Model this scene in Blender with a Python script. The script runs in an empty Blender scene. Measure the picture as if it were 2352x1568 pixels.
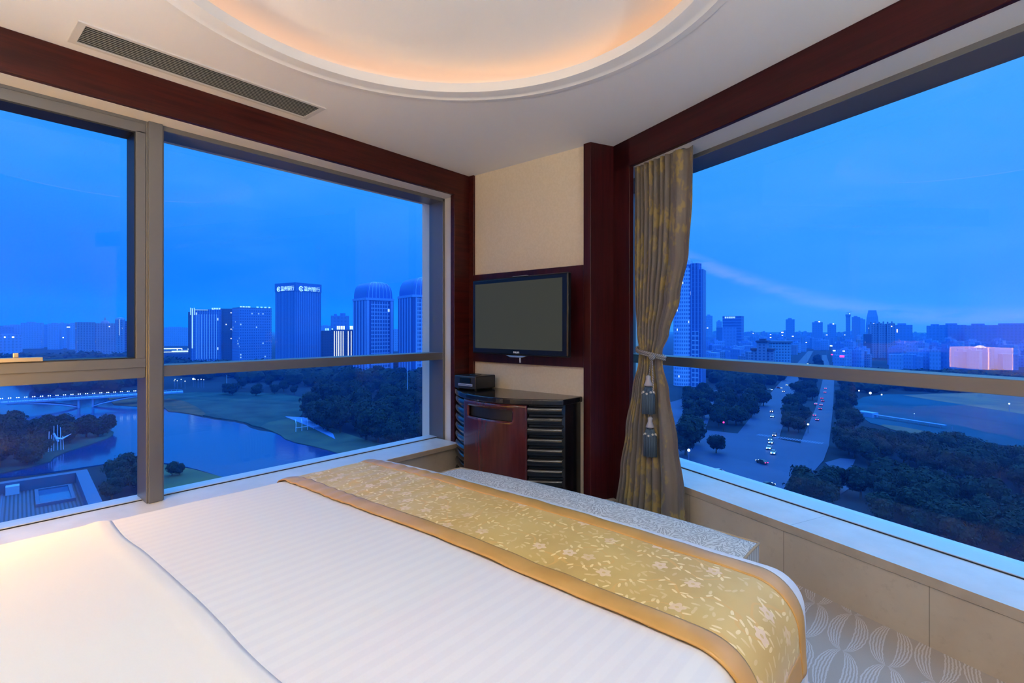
import bpy, bmesh, math, random
from math import sin, cos, pi, radians, sqrt, atan2
from mathutils import Vector, Matrix, noise
C = bpy.context.scene.collection
R = random.Random(7)
EYE = 1.25
# ------------------------------------------------------------------ camera
YAW = math.atan2(996, 1173)
cam_d = bpy.data.cameras.new('camera'); cam = bpy.data.objects.new('camera', cam_d); C.objects.link(cam)
cam_d.sensor_width = 36; cam_d.lens = 36*1173/2352; cam_d.shift_y = -29/2352
cam_d.clip_start = 0.05; cam_d.clip_end = 20000
cam.location = (0, 0, EYE); cam.rotation_euler = (pi/2, 0, YAW)
bpy.context.scene.camera = cam
# ------------------------------------------------------------------ exposure
vs = bpy.context.scene.view_settings
vs.view_transform = 'Standard'; vs.look = 'None'; vs.gamma = 1; vs.use_curve_mapping = False; vs.exposure = 0.0
cy_ = bpy.context.scene.cycles
cy_.adaptive_threshold = .02; cy_.max_bounces = 8; cy_.diffuse_bounces = 4; cy_.glossy_bounces = 3; cy_.transparent_max_bounces = 12; cy_.volume_bounces = 0; cy_.caustics_reflective = False; cy_.caustics_refractive = False


class NT:
    """small helper to write node graphs"""
    def __init__(s, tree): s.t = tree; s.n = tree.nodes; s.l = tree.links
    def new(s, typ, **kw):
        n = s.n.new(typ)
        for k, v in kw.items(): setattr(n, k, v)
        return n
    def put(s, sock, v):
        if hasattr(v, 'is_linked') or hasattr(v, 'links'): s.l.new(v, sock)
        elif isinstance(v, (tuple, list)) and len(v) == 3 and sock.type == 'RGBA': sock.default_value = (*v, 1)
        else: sock.default_value = v
    def m(s, op, a, b=None, c=None):
        n = s.new('ShaderNodeMath', operation=op)
        for i, v in enumerate((a, b, c)):
            if v is not None: s.put(n.inputs[i], v)
        return n.outputs[0]
    def v(s, op, a, b=None):
        n = s.new('ShaderNodeVectorMath', operation=op)
        for i, x in enumerate((a, b)):
            if x is not None: s.put(n.inputs[i], x)
        return n.outputs['Value'] if op in ('LENGTH', 'DOT_PRODUCT', 'DISTANCE') else n.outputs['Vector']
    def step(s, x, lo, hi):
        n = s.new('ShaderNodeMapRange', interpolation_type='SMOOTHSTEP')
        s.put(n.inputs['Value'], x); s.put(n.inputs['From Min'], lo); s.put(n.inputs['From Max'], hi)
        return n.outputs[0]
    def mix(s, f, a, b):
        n = s.new('ShaderNodeMix', data_type='RGBA')
        s.put(n.inputs['Factor'], f); s.put(n.inputs[6], a); s.put(n.inputs[7], b)
        return n.outputs[2]
    def xyz(s, vec):
        n = s.new('ShaderNodeSeparateXYZ'); s.l.new(vec, n.inputs[0]); return n.outputs
    def comb(s, x, y, z):
        n = s.new('ShaderNodeCombineXYZ')
        for i, q in enumerate((x, y, z)): s.put(n.inputs[i], q)
        return n.outputs[0]
    def co(s, kind='Object'): return s.new('ShaderNodeTexCoord').outputs[kind]
    def noise(s, vec, scale, detail=3, rough=.5, out='Fac'):
        n = s.new('ShaderNodeTexNoise'); s.l.new(vec, n.inputs['Vector'])
        n.inputs['Scale'].default_value = scale; n.inputs['Detail'].default_value = detail; n.inputs['Roughness'].default_value = rough
        return n.outputs[out]
    def mapping(s, vec, scale=(1, 1, 1), rot=(0, 0, 0)):
        n = s.new('ShaderNodeMapping'); s.l.new(vec, n.inputs[0]); n.inputs['Scale'].default_value = scale; n.inputs['Rotation'].default_value = rot
        return n.outputs[0]
    def voro(s, vec, scale, rnd=1.0):
        n = s.new('ShaderNodeTexVoronoi'); s.l.new(vec, n.inputs['Vector']); n.inputs['Scale'].default_value = scale; n.inputs['Randomness'].default_value = rnd
        return n.outputs
    def white(s, vec):
        n = s.new('ShaderNodeTexWhiteNoise'); s.l.new(vec, n.inputs['Vector']); return n.outputs['Value']


# ------------------------------------------------------------------ sky
w = bpy.data.worlds.new('dusk_sky'); bpy.context.scene.world = w; w.use_nodes = True
g = NT(w.node_tree); g.n.clear()
d = g.v('NORMALIZE', g.co('Generated')); dx, dy, dz = g.xyz(d)
az = g.m('ARCTAN2', dx, dy); el = g.m('ARCSINE', dz)
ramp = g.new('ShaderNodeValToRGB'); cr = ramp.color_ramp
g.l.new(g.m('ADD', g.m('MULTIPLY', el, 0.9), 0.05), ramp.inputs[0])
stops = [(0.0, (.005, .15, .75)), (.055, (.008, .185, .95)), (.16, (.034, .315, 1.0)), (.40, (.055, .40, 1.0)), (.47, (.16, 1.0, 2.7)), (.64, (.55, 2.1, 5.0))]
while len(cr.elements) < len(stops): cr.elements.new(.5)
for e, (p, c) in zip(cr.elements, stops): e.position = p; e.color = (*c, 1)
# a little deeper towards the west (left window), paler in the north
side = g.step(az, radians(-75), radians(5))
col = g.mix(g.m('MULTIPLY', g.m('SUBTRACT', 1.0, side), .55), ramp.outputs[0], (.004, .25, 1.0))
cl = g.noise(g.mapping(d, (2.2, 2.2, 7.0)), 1.6, 4, .55)
col = g.mix(g.m('MULTIPLY', g.step(cl, .45, .75), .30), col, (.10, .42, 1.0))
col = g.mix(g.m('MULTIPLY', g.step(g.m('SUBTRACT', 1.0, cl), .5, .75), .25), col, (.0, .24, .98))
# thin pink streak of cloud low over the northern skyline
streak = g.m('SUBTRACT', el, g.m('ADD', .0175, g.m('MULTIPLY', .62, g.m('POWER', g.m('MAXIMUM', g.m('SUBTRACT', .06, az), 0.0), 2.0))))
wob = g.noise(g.mapping(d, (6, 6, 30)), 2.0, 4, .6)
sm = g.m('SUBTRACT', 1.0, g.step(g.m('ABSOLUTE', g.m('ADD', streak, g.m('MULTIPLY', g.m('SUBTRACT', wob, .5), .02))), .0, .020))
sm = g.m('MULTIPLY', sm, g.m('MULTIPLY', g.step(az, -.44, -.30), g.step(wob, .25, .6)))
col = g.mix(g.m('MULTIPLY', sm, .55), col, (.30, .46, 1.0))
col = g.mix(g.m('MULTIPLY', .75, g.m('MULTIPLY', g.m('SUBTRACT', 1.0, side), g.m('SUBTRACT', 1.0, g.step(el, .03, .26)))), col, (.0, .125, .93))
low = g.m('MULTIPLY', g.m('SUBTRACT', 1.0, g.step(el, .0, .20)), g.step(az, radians(-32), radians(-10)))
col = g.mix(g.m('MULTIPLY', low, .55), col, (.075, .36, 1.0))
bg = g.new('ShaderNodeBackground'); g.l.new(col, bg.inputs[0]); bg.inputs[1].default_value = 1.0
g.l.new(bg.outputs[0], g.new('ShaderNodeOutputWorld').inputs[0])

# ------------------------------------------------------------------ object helpers
def tag(o, label=None, cat=None, group=None, kind=None):
    if label: o['label'] = label
    if cat: o['category'] = cat
    if group: o['group'] = group
    if kind: o['kind'] = kind
    return o
def empty(name, loc=(0, 0, 0), rz=0, label=None, cat=None, group=None, kind=None):
    o = bpy.data.objects.new(name, None); C.objects.link(o); o.location = loc; o.rotation_euler = (0, 0, rz); o.empty_display_size = .1
    return tag(o, label, cat, group, kind)
def obj(name, bm, mats, parent=None, smooth=False, label=None, cat=None, group=None, kind=None, loc=None, rz=0, M=None):
    if M is not None: bm.transform(M)
    bmesh.ops.recalc_face_normals(bm, faces=bm.faces)
    me = bpy.data.meshes.new(name); bm.to_mesh(me); bm.free()
    for m in (mats if isinstance(mats, (list, tuple)) else [mats]): me.materials.append(m)
    if smooth:
        for p in me.polygons: p.use_smooth = True
    o = bpy.data.objects.new(name, me); C.objects.link(o)
    if parent: o.parent = parent
    if loc: o.location = loc
    if rz: o.rotation_euler = (0, 0, rz)
    return tag(o, label, cat, group, kind)
def smooth_by(o, deg=35):
    me = o.data
    for p in me.polygons: p.use_smooth = True
    bm = bmesh.new(); bm.from_mesh(me)
    for e in bm.edges:
        if len(e.link_faces) == 2 and e.calc_face_angle(0) > radians(deg): e.smooth = False
    bm.to_mesh(me); bm.free()
    return o
B = bmesh.new
def box(bm, x0, x1, y0, y1, z0, z1, mi=0):
    vs_ = [bm.verts.new((x, y, z)) for z in (z0, z1) for y in (y0, y1) for x in (x0, x1)]
    fs = [(0, 2, 3, 1), (4, 5, 7, 6), (0, 1, 5, 4), (2, 6, 7, 3), (0, 4, 6, 2), (1, 3, 7, 5)]
    out = [bm.faces.new([vs_[i] for i in f]) for f in fs]
    for f in out: f.material_index = mi
    return out
def prism(bm, pts, z0, z1, mi=0):
    a = [bm.verts.new((x, y, z0)) for x, y in pts]; b = [bm.verts.new((x, y, z1)) for x, y in pts]
    n = len(pts); fs = [bm.faces.new(a[::-1]), bm.faces.new(b)]
    fs += [bm.faces.new((a[i], a[(i+1) % n], b[(i+1) % n], b[i])) for i in range(n)]
    for f in fs: f.material_index = mi
    return fs
def lathe(bm, prof, n=24, c=(0, 0, 0), mi=0, cap=True):
    rings = [[bm.verts.new((c[0]+r*cos(2*pi*k/n), c[1]+r*sin(2*pi*k/n), c[2]+z)) for k in range(n)] for r, z in prof]
    for a, b in zip(rings, rings[1:]):
        for k in range(n):
            f = bm.faces.new((a[k], a[(k+1) % n], b[(k+1) % n], b[k])); f.material_index = mi
    if cap:
        for rr in (rings[0][::-1], rings[-1]):
            f = bm.faces.new(rr); f.material_index = mi
def tube(bm, pts, r, n=8, mi=0, closed=False):
    pts = [Vector(p) for p in pts]; rings = []
    rr = r if isinstance(r, (list, tuple)) else [r]*len(pts)
    for i, p in enumerate(pts):
        a = pts[i-1] if (i or closed) else p; b = pts[(i+1) % len(pts)] if (i < len(pts)-1 or closed) else p
        t = (b-a).normalized(); up = Vector((0, 0, 1)) if abs(t.z) < .9 else Vector((1, 0, 0))
        s_ = t.cross(up).normalized(); q = s_.cross(t)
        rings.append([bm.verts.new(p+(s_*cos(2*pi*k/n)+q*sin(2*pi*k/n))*rr[i]) for k in range(n)])
    prs = list(zip(rings, rings[1:])) + ([(rings[-1], rings[0])] if closed else [])
    for a, b in prs:
        for k in range(n):
            f = bm.faces.new((a[k], a[(k+1) % n], b[(k+1) % n], b[k])); f.material_index = mi
    if not closed:
        for q in (rings[0][::-1], rings[-1]):
            f = bm.faces.new(q); f.material_index = mi
def grid(bm, fn, nu, nv, mi=0, skip=None):
    vv = [[bm.verts.new(fn(i/nu, j/nv)) for j in range(nv+1)] for i in range(nu+1)]
    for i in range(nu):
        for j in range(nv):
            if skip and skip(i, j): continue
            f = bm.faces.new((vv[i][j], vv[i+1][j], vv[i+1][j+1], vv[i][j+1])); f.material_index = mi
    return vv
def bevel(o, wdt, seg=2):
    md = o.modifiers.new('bevel', 'BEVEL'); md.width = wdt; md.segments = seg; md.limit_method = 'ANGLE'; md.angle_limit = radians(40)
    return o
def solid(o, t, off=-1):
    md = o.modifiers.new('solid', 'SOLIDIFY'); md.thickness = t; md.offset = off; return o

# ------------------------------------------------------------------ materials
def mat(name, col=(.5, .5, .5), rough=.5, metal=0, spec=.5, coat=0, emit=None, es=1.0, fn=None, bump=None):
    m = bpy.data.materials.new(name); m.use_nodes = True; t = NT(m.node_tree); p = m.node_tree.nodes['Principled BSDF']
    p.inputs['Base Color'].default_value = (*col, 1); p.inputs['Roughness'].default_value = rough
    p.inputs['Metallic'].default_value = metal; p.inputs['Specular IOR Level'].default_value = spec; p.inputs['Coat Weight'].default_value = coat
    p.inputs['Coat Roughness'].default_value = .08
    if emit: p.inputs['Emission Color'].default_value = (*emit, 1); p.inputs['Emission Strength'].default_value = es
    if fn:
        c = fn(t, p)
        if c is not None: t.put(p.inputs['Base Color'], c)
    if bump:
        h = bump(t); b = t.new('ShaderNodeBump'); b.inputs['Strength'].default_value = bump.__dict__.get('k', .3); b.inputs['Distance'].default_value = .01
        t.l.new(h, b.inputs['Height']); t.l.new(b.outputs[0], p.inputs['Normal'])
    return m
def mottled(c1, c2, scale, detail=4, lo=.35, hi=.65, sc=(1, 1, 1)):
    def f(t, p): return t.mix(t.step(t.noise(t.mapping(t.co(), sc), scale, detail, .55), lo, hi), c1, c2)
    return f
def wood_fn(t, p):
    q = t.noise(t.mapping(t.co(), (30, 30, 1.6)), 1.5, 5, .6)
    return t.mix(t.step(q, .3, .7), (.020, .0022, .0035), (.042, .0050, .0055))
M_wood = mat('mahogany_veneer', rough=.40, spec=.25, fn=wood_fn, coat=.0)
def wood_h(t, p):
    q = t.noise(t.mapping(t.co(), (30, 1.6, 30)), 1.5, 5, .6)
    return t.mix(t.step(q, .3, .7), (.026, .0030, .0024), (.060, .0085, .0050))
M_woodh = mat('mahogany_veneer_lengthwise', rough=.40, spec=.25, fn=wood_h, coat=.0)
M_ceil = mat('ceiling_paint', (.88, .865, .84), .9, spec=.2)
M_plaster = mat('reveal_plaster', (.78, .75, .70), .85, spec=.2)
M_paper = mat('cream_wallpaper', rough=.8, spec=.2, fn=mottled((.78, .67, .50), (.82, .71, .545), 60, 2))
M_alu = mat('bronze_aluminium', (.185, .182, .182), .38, .45, .5)
M_rail = mat('pale_anodised_rail', (.72, .76, .80), .32, .35, .5)
M_gasket = mat('black_gasket', (.006, .006, .007), .5)
M_chrome = mat('brushed_steel', (.6, .6, .6), .3, 1)
M_brass = mat('handle_champagne', (.62, .52, .36), .35, .6)
def stone_fn(t, p):
    v = t.co(); n1 = t.noise(v, 3.0, 6, .6); n2 = t.noise(v, 22, 5, .65)
    c = t.mix(t.step(n1, .35, .7), (.50, .405, .30), (.57, .475, .36))
    c = t.mix(t.m('MULTIPLY', t.step(n2, .55, .75), .35), c, (.36, .29, .215))
    x, y, z = t.xyz(v)
    j = t.m('ABSOLUTE', t.m('SUBTRACT', t.m('FRACT', t.m('MULTIPLY', t.m('SUBTRACT', x, .12), 1/.62)), .5))
    return t.mix(t.m('MULTIPLY', t.m('GREATER_THAN', j, .4965), .6), c, (.17, .135, .10))
M_stone = mat('beige_limestone', rough=.38, spec=.4, fn=stone_fn)
def cap_fn(t, p):
    v = t.co(); n1 = t.noise(v, 5.0, 6, .6); x, y, z = t.xyz(v)
    c = t.mix(t.step(n1, .35, .7), (.80, .78, .74), (.88, .865, .83))
    j = t.m('ABSOLUTE', t.m('SUBTRACT', t.m('FRACT', t.m('MULTIPLY', t.m('SUBTRACT', x, .30), 1/1.1)), .5))
    return t.mix(t.m('MULTIPLY', t.m('GREATER_THAN', j, .4985), .5), c, (.3, .28, .25))
M_cap = mat('polished_sill_stone', rough=.22, spec=.5, fn=cap_fn)
def glass_mat():
    m = bpy.data.materials.new('window_glass'); m.use_nodes = True; t = NT(m.node_tree); t.n.clear()
    lw = t.new('ShaderNodeLayerWeight'); lw.inputs['Blend'].default_value = .5
    f = t.m('MINIMUM', t.m('ADD', .016, t.m('MULTIPLY', .85, t.m('POWER', lw.outputs['Facing'], 5.0))), 1.0)
    tr = t.new('ShaderNodeBsdfTransparent'); tr.inputs[0].default_value = (.97, .985, 1, 1)
    gl = t.new('ShaderNodeBsdfGlossy'); gl.inputs['Roughness'].default_value = 0.0
    mx = t.new('ShaderNodeMixShader'); t.l.new(f, mx.inputs[0]); t.l.new(tr.outputs[0], mx.inputs[1]); t.l.new(gl.outputs[0], mx.inputs[2])
    t.l.new(mx.outputs[0], t.new('ShaderNodeOutputMaterial').inputs[0])
    return m
M_glass = glass_mat()
def carpet_fn(t, p):
    x, y, z = t.xyz(t.co())
    u = t.m('SUBTRACT', t.m('FRACT', t.m('ADD', t.m('MULTIPLY', t.m('ADD', x, .45), 1/.142), .5)), .5)
    v = t.m('FRACT', t.m('MULTIPLY', t.m('SUBTRACT', y, 2.67), 1/.325))
    wob = t.m('MULTIPLY', t.m('SUBTRACT', t.noise(t.co(), 45, 2), .5), .06)
    q = t.m('DIVIDE', t.m('ABSOLUTE', t.m('ADD', u, wob)), t.m('MULTIPLY', t.m('POWER', t.m('SINE', t.m('MULTIPLY', v, pi)), .42), .49))
    ln = t.m('GREATER_THAN', t.m('FRACT', t.m('ADD', t.m('MULTIPLY', q, 6.6), .532)), .50)
    ln = t.m('MULTIPLY', t.m('MULTIPLY', ln, t.m('LESS_THAN', q, 1.0)), t.m('GREATER_THAN', q, .27))
    pile = t.noise(t.co(), 400, 2)
    a = t.mix(pile, (.40, .345, .30), (.47, .405, .355)); b = t.mix(pile, (.56, .52, .50), (.64, .60, .58))
    return t.mix(ln, a, b)
M_carpet = mat('patterned_carpet', rough=.95, spec=.1, fn=carpet_fn)
M_black = mat('black_lacquer', (.006, .006, .007), .22, coat=.3)
M_matte = mat('matte_black', (.010, .010, .011), .5)
M_vent = mat('vent_slat', (.30, .29, .26), .5)
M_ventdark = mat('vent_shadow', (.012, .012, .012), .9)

# ------------------------------------------------------------------ right window wall frame of reference
U = Vector((.9206, -.3906, 0)); N_ = Vector((.3906, .9206, 0)); P0 = Vector((-1.873, 3.363, 0))
RW = Matrix.Translation(P0-N_*2.367) @ Matrix.Rotation(atan2(U.y, U.x), 4, 'Z')
RZ = atan2(U.y, U.x); RQ = P0-N_*2.367
def rw(u, n, z): return RW @ Vector((u, n, z))
SILL = .28; HB = 2.40; H = 2.60
def struct(name, bm, m, **k):
    return obj(name, bm, m, kind='structure', **k)
# room outline, used by floor and ceiling
OUT = [(-3.70, -.6), (2.3, -.6), (2.3, 1.80), tuple(rw(4.2, 2.9, 0))[:2], tuple(rw(-.42, 2.9, 0))[:2], (-2.1, 3.5), (-3.70, 3.5)]
bm = B(); prism(bm, OUT, -.2, 0); struct('floor', bm, M_carpet)
# ceiling: slab with a round opening, moulded ring and shallow dome
CX, CY = -1.41, 1.22
def ceiling():
    bm = B(); n = 128
    def lp(pts, z):
        v_ = [bm.verts.new((x, y, z)) for x, y in pts]; return v_, [bm.edges.new((v_[i], v_[(i+1) % len(v_)])) for i in range(len(v_))]
    circ = [(CX+1.195*cos(2*pi*k/n), CY+1.195*sin(2*pi*k/n)) for k in range(n)]
    o_, oe = lp(OUT, H); c_, ce = lp(circ, H)
    bmesh.ops.triangle_fill(bm, use_beauty=True, edges=oe+ce)
    prof = [(1.195, 0), (1.190, -.008), (1.172, -.010), (1.150, -.012), (1.140, -.006), (1.125, -.004), (1.075, -.006), (1.062, -.004), (1.060, .002), (1.060, .045), (1.075, .050), (1.20, .050), (1.21, .06), (1.21, .105)]
    rings = [c_]
    for r, z in prof[1:]: rings.append([bm.verts.new((CX+r*cos(2*pi*k/n), CY+r*sin(2*pi*k/n), H+z)) for k in range(n)])
    for a, b in zip(rings, rings[1:]):
        for k in range(n): bm.faces.new((a[k], a[(k+1) % n], b[(k+1) % n], b[k]))
    dome = [(1.21*cos(t_), .105+.10*sin(t_)) for t_ in [i*pi/2/14 for i in range(1, 14)]]
    pr = rings[-1]
    for r, z in dome:
        q = [bm.verts.new((CX+r*cos(2*pi*k/n), CY+r*sin(2*pi*k/n), H+z)) for k in range(n)]
        for k in range(n): bm.faces.new((pr[k], pr[(k+1) % n], q[(k+1) % n], q[k]))
        pr = q
    bm.faces.new(pr)
    return smooth_by(struct('ceiling', bm, M_ceil), 30)
ceiling()
bm = B(); prism(bm, [(x*1.02, y*1.02) for x, y in OUT], 2.95, 3.15); struct('ceiling_slab', bm, M_plaster)
# hidden warm strip lamp in the cove
M_cove = mat('warm_strip_light', (1, .7, .4), emit=(1.0, .36, .045), es=2.0)
bm = B(); tube(bm, [(CX+1.135*cos(2*pi*k/96), CY+1.135*sin(2*pi*k/96), H+.062) for k in range(96)], .008, 6, closed=True)
obj('cove_strip_light', bm, M_cove, label='warm strip light hidden round the circular ceiling recess', cat='light')
# niche wall, wall behind the bed head, right-hand wall
bm = B(); box(bm, -3.30, -2.00, 3.222, 3.42, 0, H); struct('wall_niche', bm, M_paper)
bm = B(); box(bm, -3.70, 2.3, -.75, -.6, 0, H); struct('wall_headboard', bm, M_paper)
bm = B(); box(bm, 2.3, 2.45, -.75, 1.85, 0, H); struct('wall_right', bm, M_paper)
# wood trims
bm = B(); box(bm, -3.252, -3.216, -.6, 3.03, HB+.005, H); box(bm, -3.266, -3.216, 3.023, 3.222, 0, H); box(bm, -3.266, -3.160, 3.198, 3.222, 0, H)
bevel(struct('trim_left', bm, M_woodh), .003, 1)
bm = B(); prism(bm, [(-2.017, 3.18), (-1.954, 3.177), (-1.873, 3.363), (-1.90, 3.46), (-2.017, 3.46)], 0, H); bevel(struct('trim_fin', bm, M_wood), .003, 1)
bm = B(); box(bm, -.02, .182, 2.367, 2.405, 0, H); bevel(struct('trim_casing', bm, M_wood, M=RW), .003, 1)
def wood_r(t, p):
    q = t.noise(t.mapping(t.co(), (1.6, 30, 30)), 1.5, 5, .6)
    return t.mix(t.step(q, .3, .7), (.020, .0022, .0035), (.040, .0048, .0055))
M_woodr = mat('mahogany_veneer_right', rough=.40, spec=.25, fn=wood_r, coat=.0)
bm = B(); box(bm, .0, 4.3, 2.367, 2.400, HB, H); bevel(struct('trim_pelmet', bm, M_woodr, loc=RQ, rz=RZ), .003, 1)
bm = B(); box(bm, -3.16, -2.017, 3.188, 3.222, .966, 1.719); bevel(struct('trim_panel', bm, M_wood), .003, 1)
# left stone wall with cap and sill
bm = B(); box(bm, .6-1.2, 3.2, -3.70, -3.19, 0, SILL-.045)
LROT = Matrix(((0, 1, 0, 0), (1, 0, 0, 0), (0, 0, 1, 0), (0, 0, 0, 1)))
bm.transform(LROT); struct('wall_left', bm, M_stone)
bm = B(); box(bm, -3.48, -3.155, -.6, 3.03, SILL-.04, SILL); bevel(struct('sill_left', bm, M_cap), .004)
bm = B(); box(bm, .30, 4.3, 2.371, 2.45, 0, SILL-.044); box(bm, -.42, 4.3, 2.44, 2.95, 0, SILL-.045); struct('wall_window', bm, M_stone, loc=RQ, rz=RZ)
M_edge = mat('sill_edge_stone', rough=.35, fn=mottled((.42, .335, .245), (.48, .39, .29), 9))
bm = B(); box(bm, .30, 4.3, 2.364, 2.69, SILL-.04, SILL); box(bm, -.40, .30, 2.41, 2.69, SILL-.04, SILL)
o = struct('sill_right', bm, [M_cap, M_edge], loc=RQ, rz=RZ)
for p in o.data.polygons:
    if abs(p.normal.z) < .5: p.material_index = 1
o = bpy.data.objects['sill_left']; o.data.materials.append(M_edge)
for p in o.data.polygons:
    if abs(p.normal.z) < .5: p.material_index = 1
# soffits and reveals
bm = B(); box(bm, -3.70, -3.252, -.6, 3.10, HB+.004, HB+.06); box(bm, -3.70, -3.26, 3.072, 3.13, SILL-.04, HB+.01); struct('wall_reveal', bm, M_plaster)
bm = B(); box(bm, -.42, 4.3, 2.40, 2.9, HB+.002, HB+.06); struct('wall_soffit', bm, M_plaster, M=RW)
bm = B(); box(bm, -.42, -.33, 2.405, 2.9, 0, H); box(bm, 3.9, 4.3, 2.38, 2.9, SILL, H); struct('wall_pier', bm, M_plaster, M=RW)
bm = B(); box(bm, -3.72, -3.26, 3.13, 3.42, 0, H); struct('wall_corner', bm, M_plaster)

# ------------------------------------------------------------------ left window
W1 = empty('window_1', (-3.45, 1.2, SILL), kind='structure')
def wpart(name, bm, m, par=W1, **k):
    bm.transform(Matrix.Translation(-Vector(par.location))) if par is W1 else None
    return obj(name, bm, m, par, **k)
XF, XG = -3.39, -3.525
YL, YR = -.55, 3.072
bm = B()
box(bm, XG-.05, XF, .923, YR, HB-.024, HB+.006); box(bm, XG-.05, XF, YL, .854, HB-.024, HB+.006)
box(bm, XG-.05, XF, YR-.024, YR, SILL-.02, HB)                              # right jamb
bevel(wpart('frame', bm, M_alu), .002, 1)
bm = B(); box(bm, XG-.05, -3.465, YL, YR, SILL-.03, SILL+.009); wpart('bottom_rail', bm, M_rail); bm = B(); box(bm, -3.4655, -3.462, YL, YR, SILL, SILL+.005); wpart('rail_gasket', bm, M_gasket)
bm = B(); box(bm, XG-.05, -3.368, .854, .923, SILL, HB+.004); box(bm, XG-.03, -3.380, .846, .931, SILL, HB); bevel(wpart('mullion', bm, M_alu), .003, 1)
bm = B(); box(bm, XG-.05, -3.368, -.40, -.33, SILL, HB+.004); bevel(wpart('mullion', bm, M_alu), .003, 1)
bm = B(); box(bm, XG-.04, XF-.004, .931, YR-.02, .978, 1.041); bevel(wpart('transom', bm, M_alu), .003, 1)
# opening sash above the left transom
bm = B(); y0, y1, z0, z1 = -.33, .846, .978, HB-.002
box(bm, XG-.04, XF, y0, y1, z0, z0+.062); box(bm, XG-.02, XF+.010, y0, y1, z0+.058, 1.088); box(bm, XG-.02, XF+.008, y0, y1, 2.330, z1-.012)
box(bm, XG-.02, XF+.008, y1-.048, y1, 1.08, 2.34); box(bm, XG-.02, XF+.008, y0, y0+.05, 1.08, 2.34)
sash = bevel(wpart('sash_frame', bm, M_alu), .003, 1)
bm = B()
for a in ((y0+.05, y1-.048, 1.086, 1.093), (y0+.05, y1-.048, 2.323, 2.332), (y0+.05, y0+.056, 1.09, 2.33), (y1-.054, y1-.048, 1.09, 2.33)): box(bm, XG-.01, XF+.006, *a)
wpart('gasket', bm, M_gasket)
bm = B(); box(bm, XF-.01, XF+.026, .02, .42, 1.092, 1.112); box(bm, XF-.004, XF+.012, .315, .335, 1.11, 1.135); bevel(wpart('handle', bm, M_brass, label='champagne metal latch bar on the opening sash'), .003)
for nm, a in (('pane', (.931, YR-.024, 1.041, HB-.024)), ('pane', (.931, YR-.024, SILL+.009, .978)), ('pane', (-.33, .846, SILL+.009, .978)), ('pane', (y0+.05, y1-.048, 1.09, 2.33))):
    bm = B(); box(bm, XG-.006, XG, a[0]-.004, a[1]+.004, a[2]-.004, a[3]+.004); wpart(nm, bm, M_glass)
# ------------------------------------------------------------------ right window
W2 = empty('window_2', tuple(RQ), RZ, kind='structure')
GN = 2.785
bm = B(); box(bm, -.33, 3.9, 2.593, GN+.05, HB-.026, HB+.006); box(bm, -.36, -.30, 2.60, GN+.05, SILL, HB); box(bm, 3.85, 3.92, 2.60, GN+.05, SILL, HB)
bevel(obj('frame', bm, M_alu, W2), .002, 1)
bm = B(); box(bm, -.33, 3.9, 2.660, GN+.05, SILL-.03, SILL+.009); obj('bottom_rail', bm, M_rail, W2); bm = B(); box(bm, -.33, 3.9, 2.657, 2.6605, SILL, SILL+.005); obj('rail_gasket', bm, M_gasket, W2)
bm = B(); box(bm, -.30, 3.86, 2.665, GN+.04, .985, 1.050); bevel(obj('transom', bm, M_alu, W2), .003, 1)
for a in ((1.050, HB-.026), (SILL+.009, .985)):
    bm = B(); box(bm, -.304, 3.856, GN, GN+.006, a[0]-.004, a[1]+.004); obj('pane', bm, M_glass, W2)

# ------------------------------------------------------------------ air vent in the ceiling
t = empty('air_vent', (-3.01, 1.06, H), label='long slotted metal air vent in the ceiling over the left window', cat='air vent')
bm = B(); hw, hl, f = .122, .585, .022
o_ = [bm.verts.new(q) for z in (-.007, .0) for q in ((-hw, -hl, z), (hw, -hl, z), (hw, hl, z), (-hw, hl, z))]; i_ = [bm.verts.new(q) for z in (-.007, .0) for q in ((-hw+f, -hl+f*1.3, z), (hw-f, -hl+f*1.3, z), (hw-f, hl-f*1.3, z), (-hw+f, hl-f*1.3, z))]
for k in range(4):
    q = (k+1) % 4; bm.faces.new((o_[k], o_[q], i_[q], i_[k])); bm.faces.new((o_[k], o_[q], o_[q+4], o_[k+4])); bm.faces.new((i_[k], i_[q], i_[q+4], i_[k+4]))
obj('frame', bm, mat('vent_frame_paint', (.70, .68, .65), .6), t)
bm = B()
for k in range(11):
    x = -hw+f+.006+k*(2*hw-2*f-.012)/10; box(bm, x-.0028, x+.0028, -hl+f, hl-f, -.0032, -.0014)
obj('slats', bm, M_vent, t)
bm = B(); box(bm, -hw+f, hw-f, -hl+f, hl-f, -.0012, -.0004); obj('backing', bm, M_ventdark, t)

# ------------------------------------------------------------------ bed
BH, BR = .52, .12
BX0, BX1, BY0, BY1 = -2.40, -.44, -.28, 1.690
def bedpt(a, b, off=0.0, rip=1.0):
    cx_ = min(max(a, BX0), BX1); cy_ = min(b, BY1); ex, ey = a-cx_, b-cy_; dd = (abs(ex)**3.2+abs(ey)**3.2)**(1/3.2)
    dome = .014*sin(pi*min(max((cx_-BX0)/(BX1-BX0), 0), 1))
    nz = .004*noise.noise(Vector((a*2.1, b*2.1, 3.0)))+.0015*noise.noise(Vector((a*7, b*7, 1)))
    if dd < 1e-6: return Vector((a, b, BH+dome+nz+off))
    th = min(dd/BR, pi/2); ux, uy = ex/dd, ey/dd
    dn = max(0, dd-BR*pi/2)
    fl = dn*(.05+.05*rip*sin((a if abs(uy) > .5 else b)*17)+.04*rip*noise.noise(Vector((a*4, b*4, 7))))
    rr = (BR+off)*sin(th)+fl
    return Vector((cx_+ux*rr, cy_+uy*rr, BH+dome+nz*(1-th/(pi/2))+off-(BR+off)*(1-cos(th))-dn))
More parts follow.
